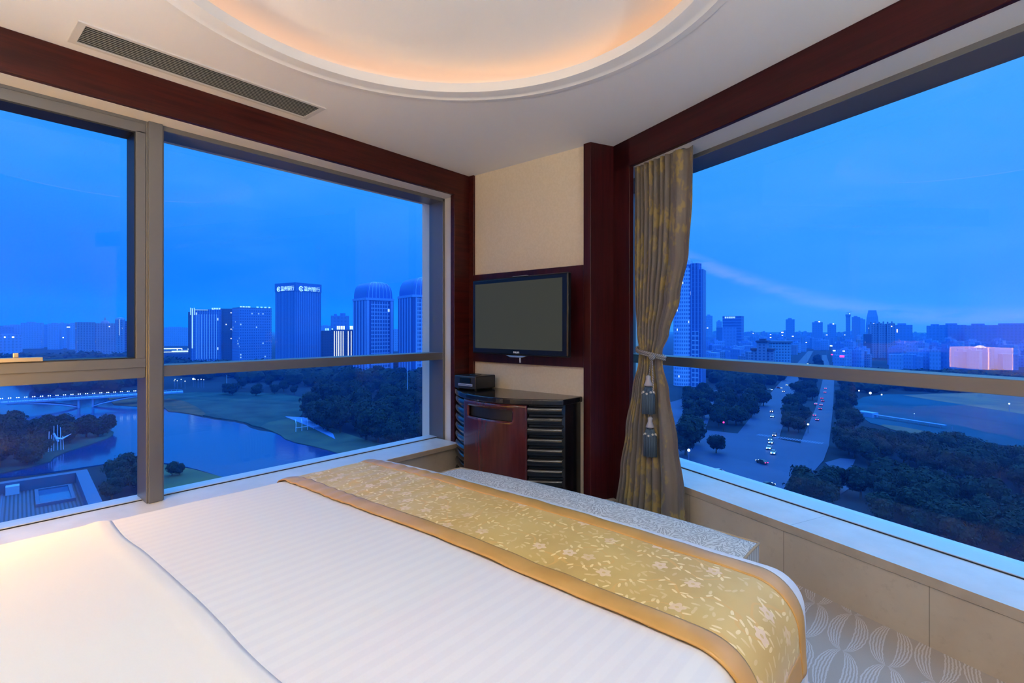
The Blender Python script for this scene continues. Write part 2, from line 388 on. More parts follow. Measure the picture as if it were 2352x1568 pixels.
def linen(t, p):
    x, y, z = t.xyz(t.co())
    s_ = t.step(t.m('SINE', t.m('MULTIPLY', x, 2*pi/.045)), -.3, .3)
    t.put(p.inputs['Roughness'], t.m('ADD', .50, t.m('MULTIPLY', s_, .2)))
    return t.mix(s_, (.80, .795, .81), (.83, .825, .83))
M_linen = mat('white_satin_stripe_linen', rough=.6, spec=.35, fn=linen)
M_sheet = mat('white_cotton', (.84, .825, .80), .75, spec=.25)
M_base = mat('bed_base_fabric', (.30, .24, .18), .8)
t = empty('bed', (-1.42, .75, 0), label='large bed made up in white linen in front of the windows', cat='bed')
T = Matrix.Translation((1.42, -.75, 0))
drop = BR*pi/2+.30
bm = B(); grid(bm, lambda i, j: bedpt(BX0-drop+i*(BX1-BX0+2*drop), BY0+j*(BY1+drop-BY0)), 150, 110)
obj('duvet', bm, M_linen, t, smooth=True, M=T)
def fold(i, j):
    a = BX0-.14+i*(BX1-BX0+.34); b = BY0-.01+j*(.50+.012*noise.noise(Vector((a*3, 0, 5)))-BY0)
    e = max(0, (j-.90)/.10); return bedpt(a, b, .006+.004*sin(pi*min(1, e)) - .005*max(0, e-.5)*2)
bm = B(); grid(bm, fold, 100, 60); solid(obj('sheet_fold', bm, M_sheet, t, smooth=True, M=T, label='plain white sheet folded down over the head end'), .004)
bm = B(); box(bm, BX0-.05, BX1+.05, BY0, BY1+.05, .19, .40); bevel(obj('mattress', bm, M_sheet, t, M=T), .04, 3)
bm = B(); box(bm, BX0-.04, BX1+.04, BY0, BY1+.04, .03, .19); bevel(obj('bed_base', bm, M_base, t, M=T), .01)
for sx in (BX0+.1, BX1-.1):
    for sy in (BY0+.1, BY1-.1):
        bm = B(); lathe(bm, [(.025, 0), (.03, .03)], 12, (sx, sy, 0)); obj('leg', bm, M_black, t, M=T)
# runner
def vor2(t, v, scale, rnd=1.0):
    n = t.new('ShaderNodeTexVoronoi', voronoi_dimensions='2D'); t.l.new(v, n.inputs['Vector']); n.inputs['Scale'].default_value = scale; n.inputs['Randomness'].default_value = rnd
    return n.outputs
def dashes(t, v, scale, a, b, ang, keep=.0):
    """small elongated marks, one per cell, turned by ang"""
    vo = vor2(t, v, scale); rot = t.new('ShaderNodeVectorRotate', rotation_type='Z_AXIS')
    t.l.new(t.v('SUBTRACT', v, vo['Position']), rot.inputs['Vector']); t.put(rot.inputs['Angle'], ang(vo))
    rx, ry, rz_ = t.xyz(rot.outputs[0])
    e = t.m('ADD', t.m('POWER', t.m('MULTIPLY', t.m('ABSOLUTE', rx), 1/a), 2.0), t.m('POWER', t.m('MULTIPLY', t.m('ABSOLUTE', ry), 1/b), 2.0))
    return t.m('MULTIPLY', t.m('LESS_THAN', e, 1.0), t.m('GREATER_THAN', t.xyz(vo['Color'])[1], keep))
def brocade(t, p):
    v = t.co('UV')
    tone = t.noise(v, 4, 3)
    c = t.mix(t.step(tone, .3, .7), (.60, .37, .070), (.71, .48, .125))
    vn = t.m('ABSOLUTE', t.m('SUBTRACT', t.noise(v, 7.0, .6, .4), .5)); vine = t.m('LESS_THAN', vn, .012)
    c = t.mix(t.m('MULTIPLY', vine, .8), c, (.74, .43, .085))
    leaf = dashes(t, v, 34, .0120, .0042, lambda vo: t.m('MULTIPLY', t.xyz(vo['Color'])[0], 6.28), .18)
    near = t.m('ADD', .35, t.m('MULTIPLY', .65, t.m('SUBTRACT', 1.0, t.step(vn, .03, .12))))
    c = t.mix(t.m('MULTIPLY', leaf, near), c, (.95, .74, .34))
    vf = vor2(t, v, 7.4); l2 = t.v('SUBTRACT', v, vf['Position']); fx, fy, fz = t.xyz(l2)
    rr = t.v('LENGTH', l2); an2 = t.m('ADD', t.m('ARCTAN2', fy, fx), t.m('MULTIPLY', t.xyz(vf['Color'])[0], 6.28))
    pet = t.m('ADD', .0200, t.m('MULTIPLY', .0042, t.m('COSINE', t.m('MULTIPLY', an2, 5.0))))
    bl = t.m('MULTIPLY', t.m('LESS_THAN', rr, pet), t.m('GREATER_THAN', t.xyz(vf['Color'])[2], .18))
    c = t.mix(t.m('MULTIPLY', bl, t.m('ADD', .55, t.m('MULTIPLY', .4, t.xyz(vf['Color'])[1]))), c, (.92, .68, .44))
    c = t.mix(t.m('MULTIPLY', t.m('LESS_THAN', rr, .0055), bl), c, (.75, .50, .16))
    p.inputs['Sheen Weight'].default_value = .25
    t.put(p.inputs['Roughness'], t.m('SUBTRACT', .48, t.m('MULTIPLY', leaf, .15)))
    return c
def uv_grid(o, nu, nv, lu, lv):
    me = o.data; uv = me.uv_layers.new(name='UVMap')
    for l in me.loops: i, j = divmod(l.vertex_index, nv+1); uv.data[l.index].uv = (i/nu*lu, j/nv*lv)
    return o
M_brocade = mat('gold_floral_brocade', rough=.45, spec=.5, fn=brocade)
M_border = mat('bronze_satin_border', rough=.38, spec=.5, fn=mottled((.56, .30, .075), (.64, .36, .105), 6, 3))
t = empty('bed_runner', (-1.42, 1.42, BH), label='gold floral bed runner with bronze borders laid across the foot of the bed', cat='bed runner')
T = Matrix.Translation((1.42, -1.42, -BH))
ra0, ra1 = BX0-.16, BX1+.305
def rb(a): return 1.155+.012*noise.noise(Vector((a*1.3, 2, 0))), 1.672+.010*noise.noise(Vector((a*1.3, 9, 0)))
def pleat(a, b): return (.0022*max(0, min(1, (-1.5-a)/.5)))*sin(a*70+b*9+3*noise.noise(Vector((a*5, b*5, 0))))
def rpt(i, j, off, m0, m1, ae=0):
    a = ra0+ae+i*(ra1-2*ae-ra0); lo, hi = rb(a); b = lo+m0+j*(hi-m1-lo-m0)
    q = bedpt(a, b, off+.003*(1+noise.noise(Vector((a*9, b*9, 4)))), .6); q.z += pleat(a, b); return q
BWD = .078
bm = B(); grid(bm, lambda i, j: rpt(i, j, .006, BWD-.004, BWD-.004, .066), 180, 40); solid(uv_grid(obj('panel', bm, M_brocade, t, smooth=True, M=T), 180, 40, ra1-ra0-.13, .37), .003)
for nm, m0f in (('border', 0), ('border', 1)):
    bm = B()
    def fn(i, j):
        a = ra0+i*(ra1-ra0); lo, hi = rb(a); b = (lo+j*BWD) if not m0f else (hi-BWD+j*BWD)
        q = bedpt(a, b, .0075+.003*(1+noise.noise(Vector((a*9, b*9, 4))))+.004*sin(pi*j), .6); q.z += pleat(a, b); return q
    grid(bm, fn, 180, 8); solid(obj(nm, bm, M_border, t, smooth=True, M=T), .004)
for aa in (ra0, ra1-.07):
    bm = B()
    def fn2(i, j):
        a = aa+i*.07; lo, hi = rb(a); b = lo+BWD-.01+j*(hi-lo-2*BWD+.02)
        return bedpt(a, b, .0075+.003*(1+noise.noise(Vector((a*9, b*9, 4)))), .6)
    grid(bm, fn2, 8, 40); solid(obj('hem', bm, M_border, t, smooth=True, M=T), .004)

# ------------------------------------------------------------------ bench at the foot of the bed
def brush(t, p):
    v = t.co(); fl = lambda vo: t.m('MULTIPLY', t.noise(v, 4.5, 1), 22.0)
    k1 = dashes(t, v, 62, .0120, .0026, fl, .12); k2 = dashes(t, t.v('ADD', v, (3.37, 1.91, 0)), 70, .0110, .0022, fl, .25)
    k = t.m('MAXIMUM', k1, k2)
    return t.mix(t.m('MULTIPLY', k, .85), (.70, .67, .61), (.36, .335, .30))
M_brush = mat('brushstroke_upholstery', rough=.75, spec=.3, fn=brush)
M_pipe = mat('tan_piping', (.45, .31, .17), .7)
M_skirt = mat('striped_upholstery', rough=.8, fn=lambda t, p: t.mix(t.step(t.m('SINE', t.m('MULTIPLY', t.m('ADD', t.xyz(t.co())[0], t.xyz(t.co())[1]), 260)), -.2, .4), (.62, .58, .50), (.40, .36, .29)))
t = empty('bed_bench', (-1.44, 2.03, 0), label='long upholstered bench with a brushstroke fabric at the foot of the bed', cat='bench')
bx0, bx1, by0, by1 = -2.30+1.44, -.575+1.44, -.115, .19
bm = B()
def seat(i, j):
    a, b = -1+2*i, -1+2*j; e = (abs(a)**8+abs(b)**6); x = (bx0+bx1)/2+(bx1-bx0)/2*a; y = (by0+by1)/2+(by1-by0)/2*b
    y += .018*cos(a*pi/2)*b; return Vector((x, y, .405+.018*(1-a*a)*(1-.4*b*b)+.006*(1-b*b)-.022*min(1, e)))
vv = grid(bm, seat, 60, 24)
edge = [vv[i][0] for i in range(61)]+[vv[60][j] for j in range(1, 25)]+[vv[i][24] for i in range(59, -1, -1)]+[vv[0][j] for j in range(23, 0, -1)]
lowv = [bm.verts.new((v.co.x, v.co.y, .28)) for v in edge]
for k in range(len(edge)):
    f = bm.faces.new((edge[k], edge[(k+1) % len(edge)], lowv[(k+1) % len(edge)], lowv[k])); f.material_index = 1
path = [v.co.copy() for v in edge]
smooth_by(obj('seat', bm, [M_brush, M_skirt], t), 40)
bm = B(); tube(bm, path, .0055, 6, closed=True); obj('piping', bm, M_pipe, t, smooth=True)
bm = B(); box(bm, bx0+.01, bx1-.01, by0+.01, by1-.01, .09, .29); bevel(obj('box_base', bm, M_skirt, t), .01)
for sx in (bx0+.08, bx1-.08):
    for sy in (by0+.06, by1-.06):
        bm = B(); lathe(bm, [(.018, 0), (.028, .09)], 12, (sx, sy, 0)); obj('leg', bm, M_black, t)

# ------------------------------------------------------------------ bow fronted cabinet in the niche
CT = .7515
def bow(x): q = (x+2.5975)/.5525; return 2.965-.225*(1-q*q)
def marble(t, p):
    v = t.co(); n = t.noise(v, 22, 6, .7); return t.mix(t.step(n, .62, .70), (.008, .008, .010), (.16, .17, .19))
M_marble = mat('black_marble', rough=.13, spec=.6, fn=marble)
M_redwood = mat('red_lacquer_wood', rough=.22, coat=.4, fn=lambda t, p: t.mix(t.step(t.noise(t.mapping(t.co(), (20, 20, 2)), 2, 5), .3, .7), (.055, .0075, .0065), (.082, .012, .010)))
t = empty('media_cabinet', (-2.5975, 3.0, 0), label='bow fronted cabinet with red centre door, ribbed black sides and black marble top', cat='cabinet')
T = Matrix.Translation((2.5975, -3.0, 0))
XS = [-3.150+i*1.105/40 for i in range(41)]
bm = B(); prism(bm, [(x, bow(x)) for x in XS]+[(-2.045, 3.215), (-3.150, 3.215)], CT-.042, CT)
bevel(obj('marble_top', bm, M_marble, t, M=T), .008, 3)
bm = B(); prism(bm, [(min(max(x, -3.135), -2.060), bow(x)+.045) for x in XS]+[(-2.060, 3.21), (-3.135, 3.21)], 0, CT-.043); obj('carcass', bm, M_black, t, M=T)
DX0, DX1 = -2.872, -2.268
bm = B(); zs = (.05, CT-.045)
sx0, sx1, sz0, sz1 = 4, 29, 26, 30     # letter-box opening near the top of the door
grid(bm, lambda i, j: (DX0+i*(DX1-DX0), bow(DX0+i*(DX1-DX0))+.018, zs[0]+j*(zs[1]-zs[0])), 36, 32, skip=lambda i, j: sx0 <= i < sx1+1 and sz0 <= j < sz1)
solid(smooth_by(obj('door', bm, M_redwood, t, M=T)), .022, 0)
bm = B(); a0, a1 = DX0+sx0/36*(DX1-DX0), DX0+(sx1+1)/36*(DX1-DX0)
grid(bm, lambda i, j: (a0+i*(a1-a0), bow(a0+i*(a1-a0))+.041, zs[0]+(sz0/32+j*(sz1-sz0)/32)*(zs[1]-zs[0])), 12, 1); obj('slot_backing', bm, M_matte, t, M=T)
def ribbed(xa, xb):
    bm = B(); n = 9; z1 = CT-.048; pit = .0735
    for k in range(n):
        zt = z1-k*pit; prof = []
        for q in range(9):
            th = pi*q/8; prof.append((.030*sin(th)**.8, zt-.006-.028+.030*cos(th)))
        prof = [(0.0, zt)]+prof+[(0.0, zt-pit)]
        grid(bm, lambda i, j: (lambda x, pq: (x, bow(x)+.036-pq[0], pq[1]))(xa+i*(xb-xa), prof[round(j*(len(prof)-1))]), 8, len(prof)-1)
    return obj('ribbed_panel', bm, M_black, t, M=T)
smooth_by(ribbed(-3.138, DX0-.006), 50); smooth_by(ribbed(DX1+.006, -2.057), 50)
bm = B(); prism(bm, [(min(max(x, -3.12), -2.075), bow(x)+.055) for x in XS]+[(-2.075, 3.2), (-3.12, 3.2)], 0, .05); obj('plinth', bm, M_matte, t, M=T)

# ------------------------------------------------------------------ radio on the cabinet
t = empty('table_radio', (-2.996, 3.048, CT), label='small black table radio standing on the black marble cabinet top', cat='radio')
bm = B(); prism(bm, [(-.125, -.115), (-.06, -.125), (.06, -.125), (.125, -.115), (.125, .12), (-.125, .12)], .010, .115); bevel(obj('body', bm, mat('radio_plastic', (.014, .016, .019), .35), t), .008, 3)
bm = B(); box(bm, -.045, .075, -.128, -.122, .062, .100); obj('display', bm, mat('radio_display', (.004, .012, .012), .08), t)
bm = B(); box(bm, -.065, .095, -.129, -.121, .034, .052); bevel(obj('disc_slot', bm, mat('radio_silver', (.55, .58, .64), .3, .4), t), .002)
bm = B(); box(bm, -.060, .090, -.1295, -.127, .041, .0445); obj('slot_gap', bm, M_matte, t)
bm = B(); box(bm, -.03, .05, -.03, .03, .112, .120); bevel(obj('touch_pad', bm, M_black, t), .003)
for sx in (-.1, .1):
    for sy in (-.09, .09):
        bm = B(); lathe(bm, [(.01, 0), (.01, .012)], 10, (sx, sy, 0)); obj('foot', bm, M_matte, t)

# ------------------------------------------------------------------ television
t = empty('television', (-2.555, 3.062, 1.09), radians(-3.5), label='black flat screen television with a blank grey screen on the wall panel', cat='television')
sw, sh = .463, .53
bm = B(); box(bm, -sw-.040, sw+.052, -.012, .03, -.052, sh+.036)
for v in bm.verts:
    if v.co.z < 0: v.co.z += .008*(abs(v.co.x) > .4)
bevel(obj('housing', bm, mat('tv_gloss_black', (.006, .007, .010), .30, spec=.3), t), .012, 3)
bm = B(); box(bm, -sw, sw, -.0135, -.010, 0, sh); obj('screen', bm, mat('tv_screen', (.010, .011, .010), .6, spec=.12, emit=(.036, .039, .031), es=1.0), t)
bm = B(); box(bm, -.20, .20, .03, .115, .08, .44); bevel(obj('wall_mount', bm, M_matte, t), .01)
bm = B(); box(bm, -.095, .125, -.026, -.006, -.062, -.048)
for v in bm.verts:
    if v.co.z < -.055: v.co.x = .015+(v.co.x-.015)*.55
bevel(obj('control_bar', bm, mat('tv_silver', (.45, .5, .55), .2, .5), t), .003)
bm = B(); box(bm, .055, .061, -.024, -.012, -.100, -.058); obj('light_strip', bm, mat('tv_strip', (.8, .8, .8), .3), t, label='small pale strip under the control bar')
bm = B(); box(bm, -.03, .12, -.014, .01, sh+.0365, sh+.041); bevel(obj('camera_bar', bm, mat('tv_top_edge', (.2, .24, .3), .2), t), .002)
def text_mesh(s, size, ext=.0):
    cu = bpy.data.curves.new('lettering', 'FONT'); cu.body = s; cu.size = size; cu.extrude = ext; cu.align_x = 'CENTER'; cu.align_y = 'CENTER'
    o = bpy.data.objects.new('lettering', cu); C.objects.link(o); bpy.context.view_layer.update()
    me = bpy.data.meshes.new_from_object(o.evaluated_get(bpy.context.evaluated_depsgraph_get()))
    bpy.data.objects.remove(o); bpy.data.curves.remove(cu)
    return me
def text_obj(name, s, size, m, parent, Mx, ext=0.0):
    me = text_mesh(s, size, ext); me.transform(Mx); me.materials.clear(); me.materials.append(m)
    o = bpy.data.objects.new(name, me); C.objects.link(o); o.parent = parent; return o
UP = Matrix.Rotation(pi/2, 4, 'X')
text_obj('logo', 'PHILIPS', .020, mat('logo_white', (.7, .72, .75), .4, emit=(.5, .5, .5), es=.4), t, Matrix.Translation((.01, -.0128, -.024)) @ UP, .0006)

# ------------------------------------------------------------------ curtain with rope tieback and tassels
def lerp_table(tab, z):
    for (za, *a), (zb, *b) in zip(tab, tab[1:]):
        if za <= z <= zb:
            f = (z-za)/(zb-za); f = f*f*(3-2*f); return [p_+(q-p_)*f for p_, q in zip(a, b)]
    return list(tab[0][1:] if z < tab[0][0] else tab[-1][1:])
#      z    left  right  n     amplitude
CTAB = [(.01, .165, .80, 2.270, .042), (.28, .185, .765, 2.290, .038), (.55, .222, .70, 2.305, .030), (.85, .260, .60, 2.335, .022), (1.02, .282, .515, 2.362, .014),
        (1.10, .278, .505, 2.370, .012), (1.22, .235, .55, 2.388, .018), (1.45, .172, .600, 2.43, .024), (1.75, .152, .655, 2.445, .028), (2.10, .148, .680, 2.448, .030), (2.41, .146, .690, 2.448, .030)]
def curt(i, j):
    z = .012+j*2.395; l_, r_, n_, am = lerp_table(CTAB, z)
    # pleats are tighter on the left, the right third hangs flatter
    s_ = i; q = s_**1.25 if s_ < .7 else .7**1.25+(s_-.7)*(1-.7**1.25)/.3
    ph = 2*pi*11.5*(s_ if s_ < .74 else .74+(s_-.74)*.32)+.9*noise.noise(Vector((s_*9, z*.5, 2)))
    a = am*((.75+.5*noise.noise(Vector((s_*7, z*.6, 8)))) if s_ < .74 else .62)
    wv = sin(ph); nn = n_+a*(abs(wv)**.75*(1 if wv > 0 else -1)+.22*sin(2*ph+1))+.012*noise.noise(Vector((s_*5, z*1.2, 0)))+.004*noise.noise(Vector((s_*40, z*2.5, 4)))
    u_ = l_+q*(r_-l_)+.40*a*cos(ph)
    return rw(u_, max(min(nn, 2.49 if z > .3 else 2.335), 2.411 if z > 1.35 and u_ < .20 else 2.2), z)
def damask(t, p):
    v = t.co(); m_ = t.mapping(v, (1, 1, .55)); n1 = t.noise(m_, 10, 3, .6); n2 = t.noise(m_, 30, 2, .5)
    k = t.m('MULTIPLY', t.step(n1, .50, .58), t.step(n2, .38, .52))
    t.put(p.inputs['Roughness'], t.m('SUBTRACT', .50, t.m('MULTIPLY', k, .15)))
    p.inputs['Sheen Weight'].default_value = .3
    return t.mix(t.m('MULTIPLY', k, .85), t.mix(t.noise(t.mapping(v, (1, 1, .06)), 60, 2), (.14, .115, .095), (.25, .205, .165)), (.44, .315, .085))
M_damask = mat('taupe_gold_damask', rough=.5, spec=.5, fn=damask)
_t = NT(M_damask.node_tree); _tr = _t.new('ShaderNodeBsdfTranslucent'); _tr.inputs[0].default_value = (.42, .40, .38, 1); _mx = _t.new('ShaderNodeMixShader'); _mx.inputs[0].default_value = .22
_t.l.new(_t.n['Principled BSDF'].outputs[0], _mx.inputs[1]); _t.l.new(_tr.outputs[0], _mx.inputs[2]); _t.l.new(_mx.outputs[0], _t.n['Material Output'].inputs[0])
t = empty('curtain', tuple(rw(.45, 2.4, 0)), RZ, label='taupe and gold curtain tied back beside the right window', cat='curtain')
T = t.matrix_basis.inverted()
bm = B(); grid(bm, curt, 320, 80); solid(obj('fabric', bm, M_damask, t, smooth=True, M=T), .004)
bm = B(); box(bm, .19, .62, 2.438, 2.458, 2.3985, 2.4025); obj('heading_rail', bm, M_alu, t, M=T @ RW)
M_rope = mat('grey_rope', rough=.7, fn=lambda t, p: t.mix(t.step(t.m('SINE', t.m('MULTIPLY', t.m('ADD', t.m('ADD', t.xyz(t.co())[0], t.xyz(t.co())[1]), t.xyz(t.co())[2]), 420)), -.3, .3), (.16, .15, .16), (.42, .39, .36)))
M_tassel = mat('slate_blue_tassel', rough=.7, fn=lambda t, p: t.mix(t.step(t.noise(t.mapping(t.co(), (120, 120, 2)), 1.5, 3), .35, .65), (.035, .065, .105), (.085, .135, .19)))
M_pearl = mat('pale_bead', (.68, .64, .55), .3)
M_silk = mat('silver_silk', (.42, .40, .43), .4)
t = empty('curtain_tieback', tuple(rw(.40, 2.36, 1.08)), RZ, label='twisted rope tieback with two slate blue tassels round the curtain', cat='tieback')
loop = []
for k in range(40):
    th = 2*pi*k/40; u_ = .395+.125*cos(th); n_ = 2.368-.052*sin(th); z_ = 1.095-.028*cos(th)+.006*sin(2*th); loop.append((u_-.40, n_-2.36, z_-1.08))
bm = B(); tube(bm, loop, .010, 8, closed=True); tube(bm, [(a, b, c-.016) for a, b, c in loop], .007, 8, closed=True); obj('rope', bm, M_rope, t, smooth=True)
bm = B(); bmesh.ops.create_icosphere(bm, subdivisions=3, radius=.022, matrix=Matrix.Translation((.088, -.062, -.012))); tube(bm, [(.088, -.066, -.012), (.085, -.075, -.08), (.084, -.085, -.135)], .004, 6); tube(bm, [(.092, -.064, -.012), (.118, -.078, -.2), (.112, -.092, -.395)], .0035, 6); obj('knot', bm, M_rope, t, smooth=True)
for (u_, n_, zt) in ((.083, -.087, -.128), (.110, -.096, -.392)):
    bm = B(); lathe(bm, [(.006, 0), (.016, -.010), (.013, -.028), (.020, -.046), (.026, -.060), (.028, -.068), (.012, -.075)][::-1], 20, (u_, n_, zt)); hd = obj('tassel', bm, M_silk, t, smooth=True)
    bm = B()
    for k in range(20):
        th = 2*pi*k/20; r0, r1 = .020, .038+.004*R.random()
        tube(bm, [(u_+r0*cos(th), n_+.75*r0*sin(th), zt-.078), (u_+r1*cos(th), n_+.75*r1*sin(th), zt-.13), (u_+r1*1.05*cos(th), n_+.75*r1*sin(th), zt-.245-.01*R.random())], .0075, 5)
    obj('fringe', bm, M_tassel, hd, smooth=True)
    bm = B()
    for k in range(9):
        th = 2*pi*k/9+.3; bmesh.ops.create_icosphere(bm, subdivisions=2, radius=.0075, matrix=Matrix.Translation((u_+.040*cos(th), n_+.034*sin(th), zt-.108-.01*(k % 2))))
    obj('beads', bm, M_pearl, hd, smooth=True)

# ------------------------------------------------------------------ lamps of the room, and added fill lights
def lamp_shade_mat(c, s): return mat('lit_lamp_shade', (.9, .8, .6), .8, emit=c, es=s)
t = empty('bedside_lamp', (-2.80, -.06, .50), label='bedside lamp with a boxy warm shade on the nightstand, mirrored in the right window', cat='lamp')
bm = B(); a, b, z0, z1 = .21, .13, .34, .56
for q in ((-a, a, -b, -b+.004), (-a, a, b-.004, b), (-a, -a+.004, -b, b), (a-.004, a, -b, b)): box(bm, *q, z0, z1)
obj('lamp_shade', bm, lamp_shade_mat((1.0, .53, .08), 13.0), t)
bm = B(); lathe(bm, [(.09, 0), (.09, .015), (.02, .03), (.018, .33)], 20); obj('base', bm, M_black, t, smooth=False)
bm = B(); bmesh.ops.create_icosphere(bm, subdivisions=2, radius=.035, matrix=Matrix.Translation((0, 0, .44))); obj('bulb', bm, mat('bulb', emit=(1, .62, .25), es=60), t)
L = bpy.data.lights.new('bedside_glow', 'POINT'); L.energy = 4; L.color = (1, .80, .52); L.shadow_soft_size = .06; lo = bpy.data.objects.new('bedside_glow', L); C.objects.link(lo); lo.parent = t; lo.location = (0, 0, .52)
t = empty('nightstand', (-2.86, -.12, 0), label='dark wooden nightstand beside the bed head', cat='nightstand')
bm = B(); box(bm, -.24, .24, -.22, .22, .06, .50); bevel(obj('body', bm, M_wood, t), .006)
for z in (.10, .30):
    bm = B(); box(bm, -.22, .22, .215, .232, z, z+.17); dr = bevel(obj('drawer', bm, M_wood, t), .004); bm = B(); box(bm, -.05, .05, .232, .245, z+.08, z+.095); obj('handle', bm, M_chrome, dr)
bm = B(); box(bm, -.22, .22, -.2, .2, 0, .06); obj('plinth', bm, M_black, t)
t = empty('floor_lamp', (1.05, -.35, 0), label='slim floor lamp with a warm tapered shade beside the bed', cat='lamp')
bm = B(); lathe(bm, [(.14, 0), (.14, .02), (.012, .035), (.012, 1.05)], 20); obj('stand', bm, M_black, t)
bm = B(); lathe(bm, [(.125, .98), (.085, 1.22)], 28, cap=False); obj('lamp_shade', bm, lamp_shade_mat((1.0, .56, .10), 16.0), t)
# unseen uplighters added over the bed head to brighten the ceiling
for x in (-2.35, -.45):
    t = empty('added_uplighter', (x, -.60, 1.72), label='added bowl-shaped uplighter over the bed head, unseen fill for the ceiling', cat='light', group='added uplighters over the bed head')
    bm = B(); lathe(bm, [(.03, -.09), (.08, -.05), (.11, 0), (.104, 0), (.075, -.045), (.03, -.08)], 24, (0, .13, 0), cap=False); smooth_by(obj('bowl', bm, M_plaster, t), 40)
    bm = B(); box(bm, -.03, .03, 0, .06, -.08, -.03); obj('bracket', bm, M_chrome, t)
    L = bpy.data.lights.new('added_uplighter_beam', 'AREA'); L.shape = 'DISK'; L.size = .16; L.energy = 50 if x > -1 else 6; L.color = (.94, .98, 1.0)
    lo = bpy.data.objects.new('added_uplighter_beam', L); C.objects.link(lo); lo.parent = t; lo.location = (0, .13, -.01); lo.rotation_euler = (pi-.35, 0, 0)
t = empty('added_uplighter', (2.30, .55, 1.72), pi/2, label='added bowl-shaped uplighter on the right-hand wall, unseen fill for the ceiling', cat='light')  # third uplighter, added out of view to lift the right-hand ceiling
bm = B(); lathe(bm, [(.03, -.09), (.08, -.05), (.11, 0), (.104, 0), (.075, -.045), (.03, -.08)], 24, (0, .13, 0), cap=False); smooth_by(obj('bowl', bm, M_plaster, t), 40)
bm = B(); box(bm, -.03, .03, 0, .06, -.08, -.03); obj('bracket', bm, M_chrome, t)
L = bpy.data.lights.new('added_uplighter_beam', 'AREA'); L.shape = 'DISK'; L.size = .16; L.energy = 120; L.color = (.94, .98, 1.0)
lo = bpy.data.objects.new('added_uplighter_beam', L); C.objects.link(lo); lo.parent = t; lo.location = (0, .13, -.01); lo.rotation_euler = (pi-.35, 0, 0)
# recessed downlights added out of view on the camera's side, as room fill
M_disc = mat('added_downlight_lens', emit=(1, .9, .78), es=6)
for k, (x, y, e) in enumerate(((-2.35, -.25, 17), (-1.30, -.30, 20), (.05, -.20, 22), (.10, .30, 22), (1.35, .20, 20), (1.30, -.30, 20))):
    t = empty('added_downlight', (x, y, H), label='added round recessed ceiling light near the bed head, unseen room fill', cat='light', group='added ceiling fill lights')
    bm = B(); lathe(bm, [(.065, -.004), (.065, .0), (.050, .0), (.050, -.004)], 28, cap=False); obj('ring', bm, M_ceil, t)
    bm = B(); lathe(bm, [(.048, -.003), (.048, -.001)], 28); obj('lens', bm, M_disc, t)
    L = bpy.data.lights.new('added_downlight_beam', 'AREA'); L.shape = 'DISK'; L.size = .11; L.energy = e*.46; L.color = (.92, .97, 1.0)
    lo = bpy.data.objects.new('added_downlight_beam', L); C.objects.link(lo); lo.parent = t; lo.location = (0, 0, -.012)

# ================================================================== the city outside
GZ = -48.75; SA, CA = sin(YAW), cos(YAW)
def at(px, py, dz=-50.0):
    """place on the level dz (relative to eye height) that lies in the direction of a point seen in the photo"""
    Z = 1173*dz/(755-py); X = (px-1176)/1173*Z
    return Vector((-Z*SA+X*CA, Z*CA+X*SA, EYE+dz))
def atZ(px, Z, z=GZ):
    X = (px-1176)/1173*Z; return Vector((-Z*SA+X*CA, Z*CA+X*SA, z))
def bearing(p): return atan2(p.y, p.x)-pi/2          # rotation that turns local -Y towards the room
def facade(name, wall, glass, fw=3.0, fh=3.4, wx=.6, wz=.55, lit=.03, litc=(1, .85, .55), ls=.9, rough=.35, metal=.0, spec=.5):
    def f(t, p):
        v = t.co(); x, y, z = t.xyz(v); nx, ny, nz = t.xyz(t.co('Normal'))
        onx = t.m('GREATER_THAN', t.m('ABSOLUTE', nx), t.m('ABSOLUTE', ny))
        s_ = t.m('ADD', t.m('MULTIPLY', y, onx), t.m('MULTIPLY', x, t.m('SUBTRACT', 1.0, onx)))
        cu, cv = t.m('MULTIPLY', s_, 1/fw), t.m('MULTIPLY', z, 1/fh)
        a = t.m('LESS_THAN', t.m('ABSOLUTE', t.m('SUBTRACT', t.m('FRACT', cu), .5)), wx/2)
        b = t.m('LESS_THAN', t.m('ABSOLUTE', t.m('SUBTRACT', t.m('FRACT', cv), .5)), wz/2)
        k = t.m('MULTIPLY', t.m('MULTIPLY', a, b), t.m('LESS_THAN', t.m('ABSOLUTE', nz), .5))
        wn = t.white(t.comb(t.m('FLOOR', cu), t.m('FLOOR', cv), t.m('ADD', onx, t.m('FLOOR', t.m('MULTIPLY', t.m('ADD', nx, ny), 2.0)))))
        on = t.m('MULTIPLY', t.m('GREATER_THAN', wn, 1-lit), k)
        p.inputs['Emission Color'].default_value = (*litc, 1); t.put(p.inputs['Emission Strength'], t.m('MULTIPLY', on, ls))
        t.put(p.inputs['Roughness'], t.m('SUBTRACT', .6, t.m('MULTIPLY', k, .6-rough)))
        return t.mix(k, wall, glass)
    return mat(name, rough=rough, metal=metal, spec=spec, fn=f)
F_bank = facade('glass_curtain_wall', (.10, .22, .62), (.03, .09, .42), 2.6, 400, .6, 2, .0, rough=.3)
F_grid = facade('gridded_facade', (.20, .36, .80), (.035, .10, .42), 3.0, 4.0, .72, .72, .008, (.6, .9, 1), .9, .25)
F_pin = facade('pinstriped_facade', (.09, .21, .62), (.03, .08, .40), 2.8, 3.6, .55, .93, .014, (.55, .85, 1), .8, .3)
F_strip = facade('striped_side_facade', (.17, .32, .80), (.025, .075, .38), 7.0, 400, .55, 2, 0, rough=.3)
F_res = facade('apartment_facade', (.11, .20, .48), (.035, .075, .27), 4.0, 3.1, .5, .5, .012, (.9, .85, .7), 1.6, .4)
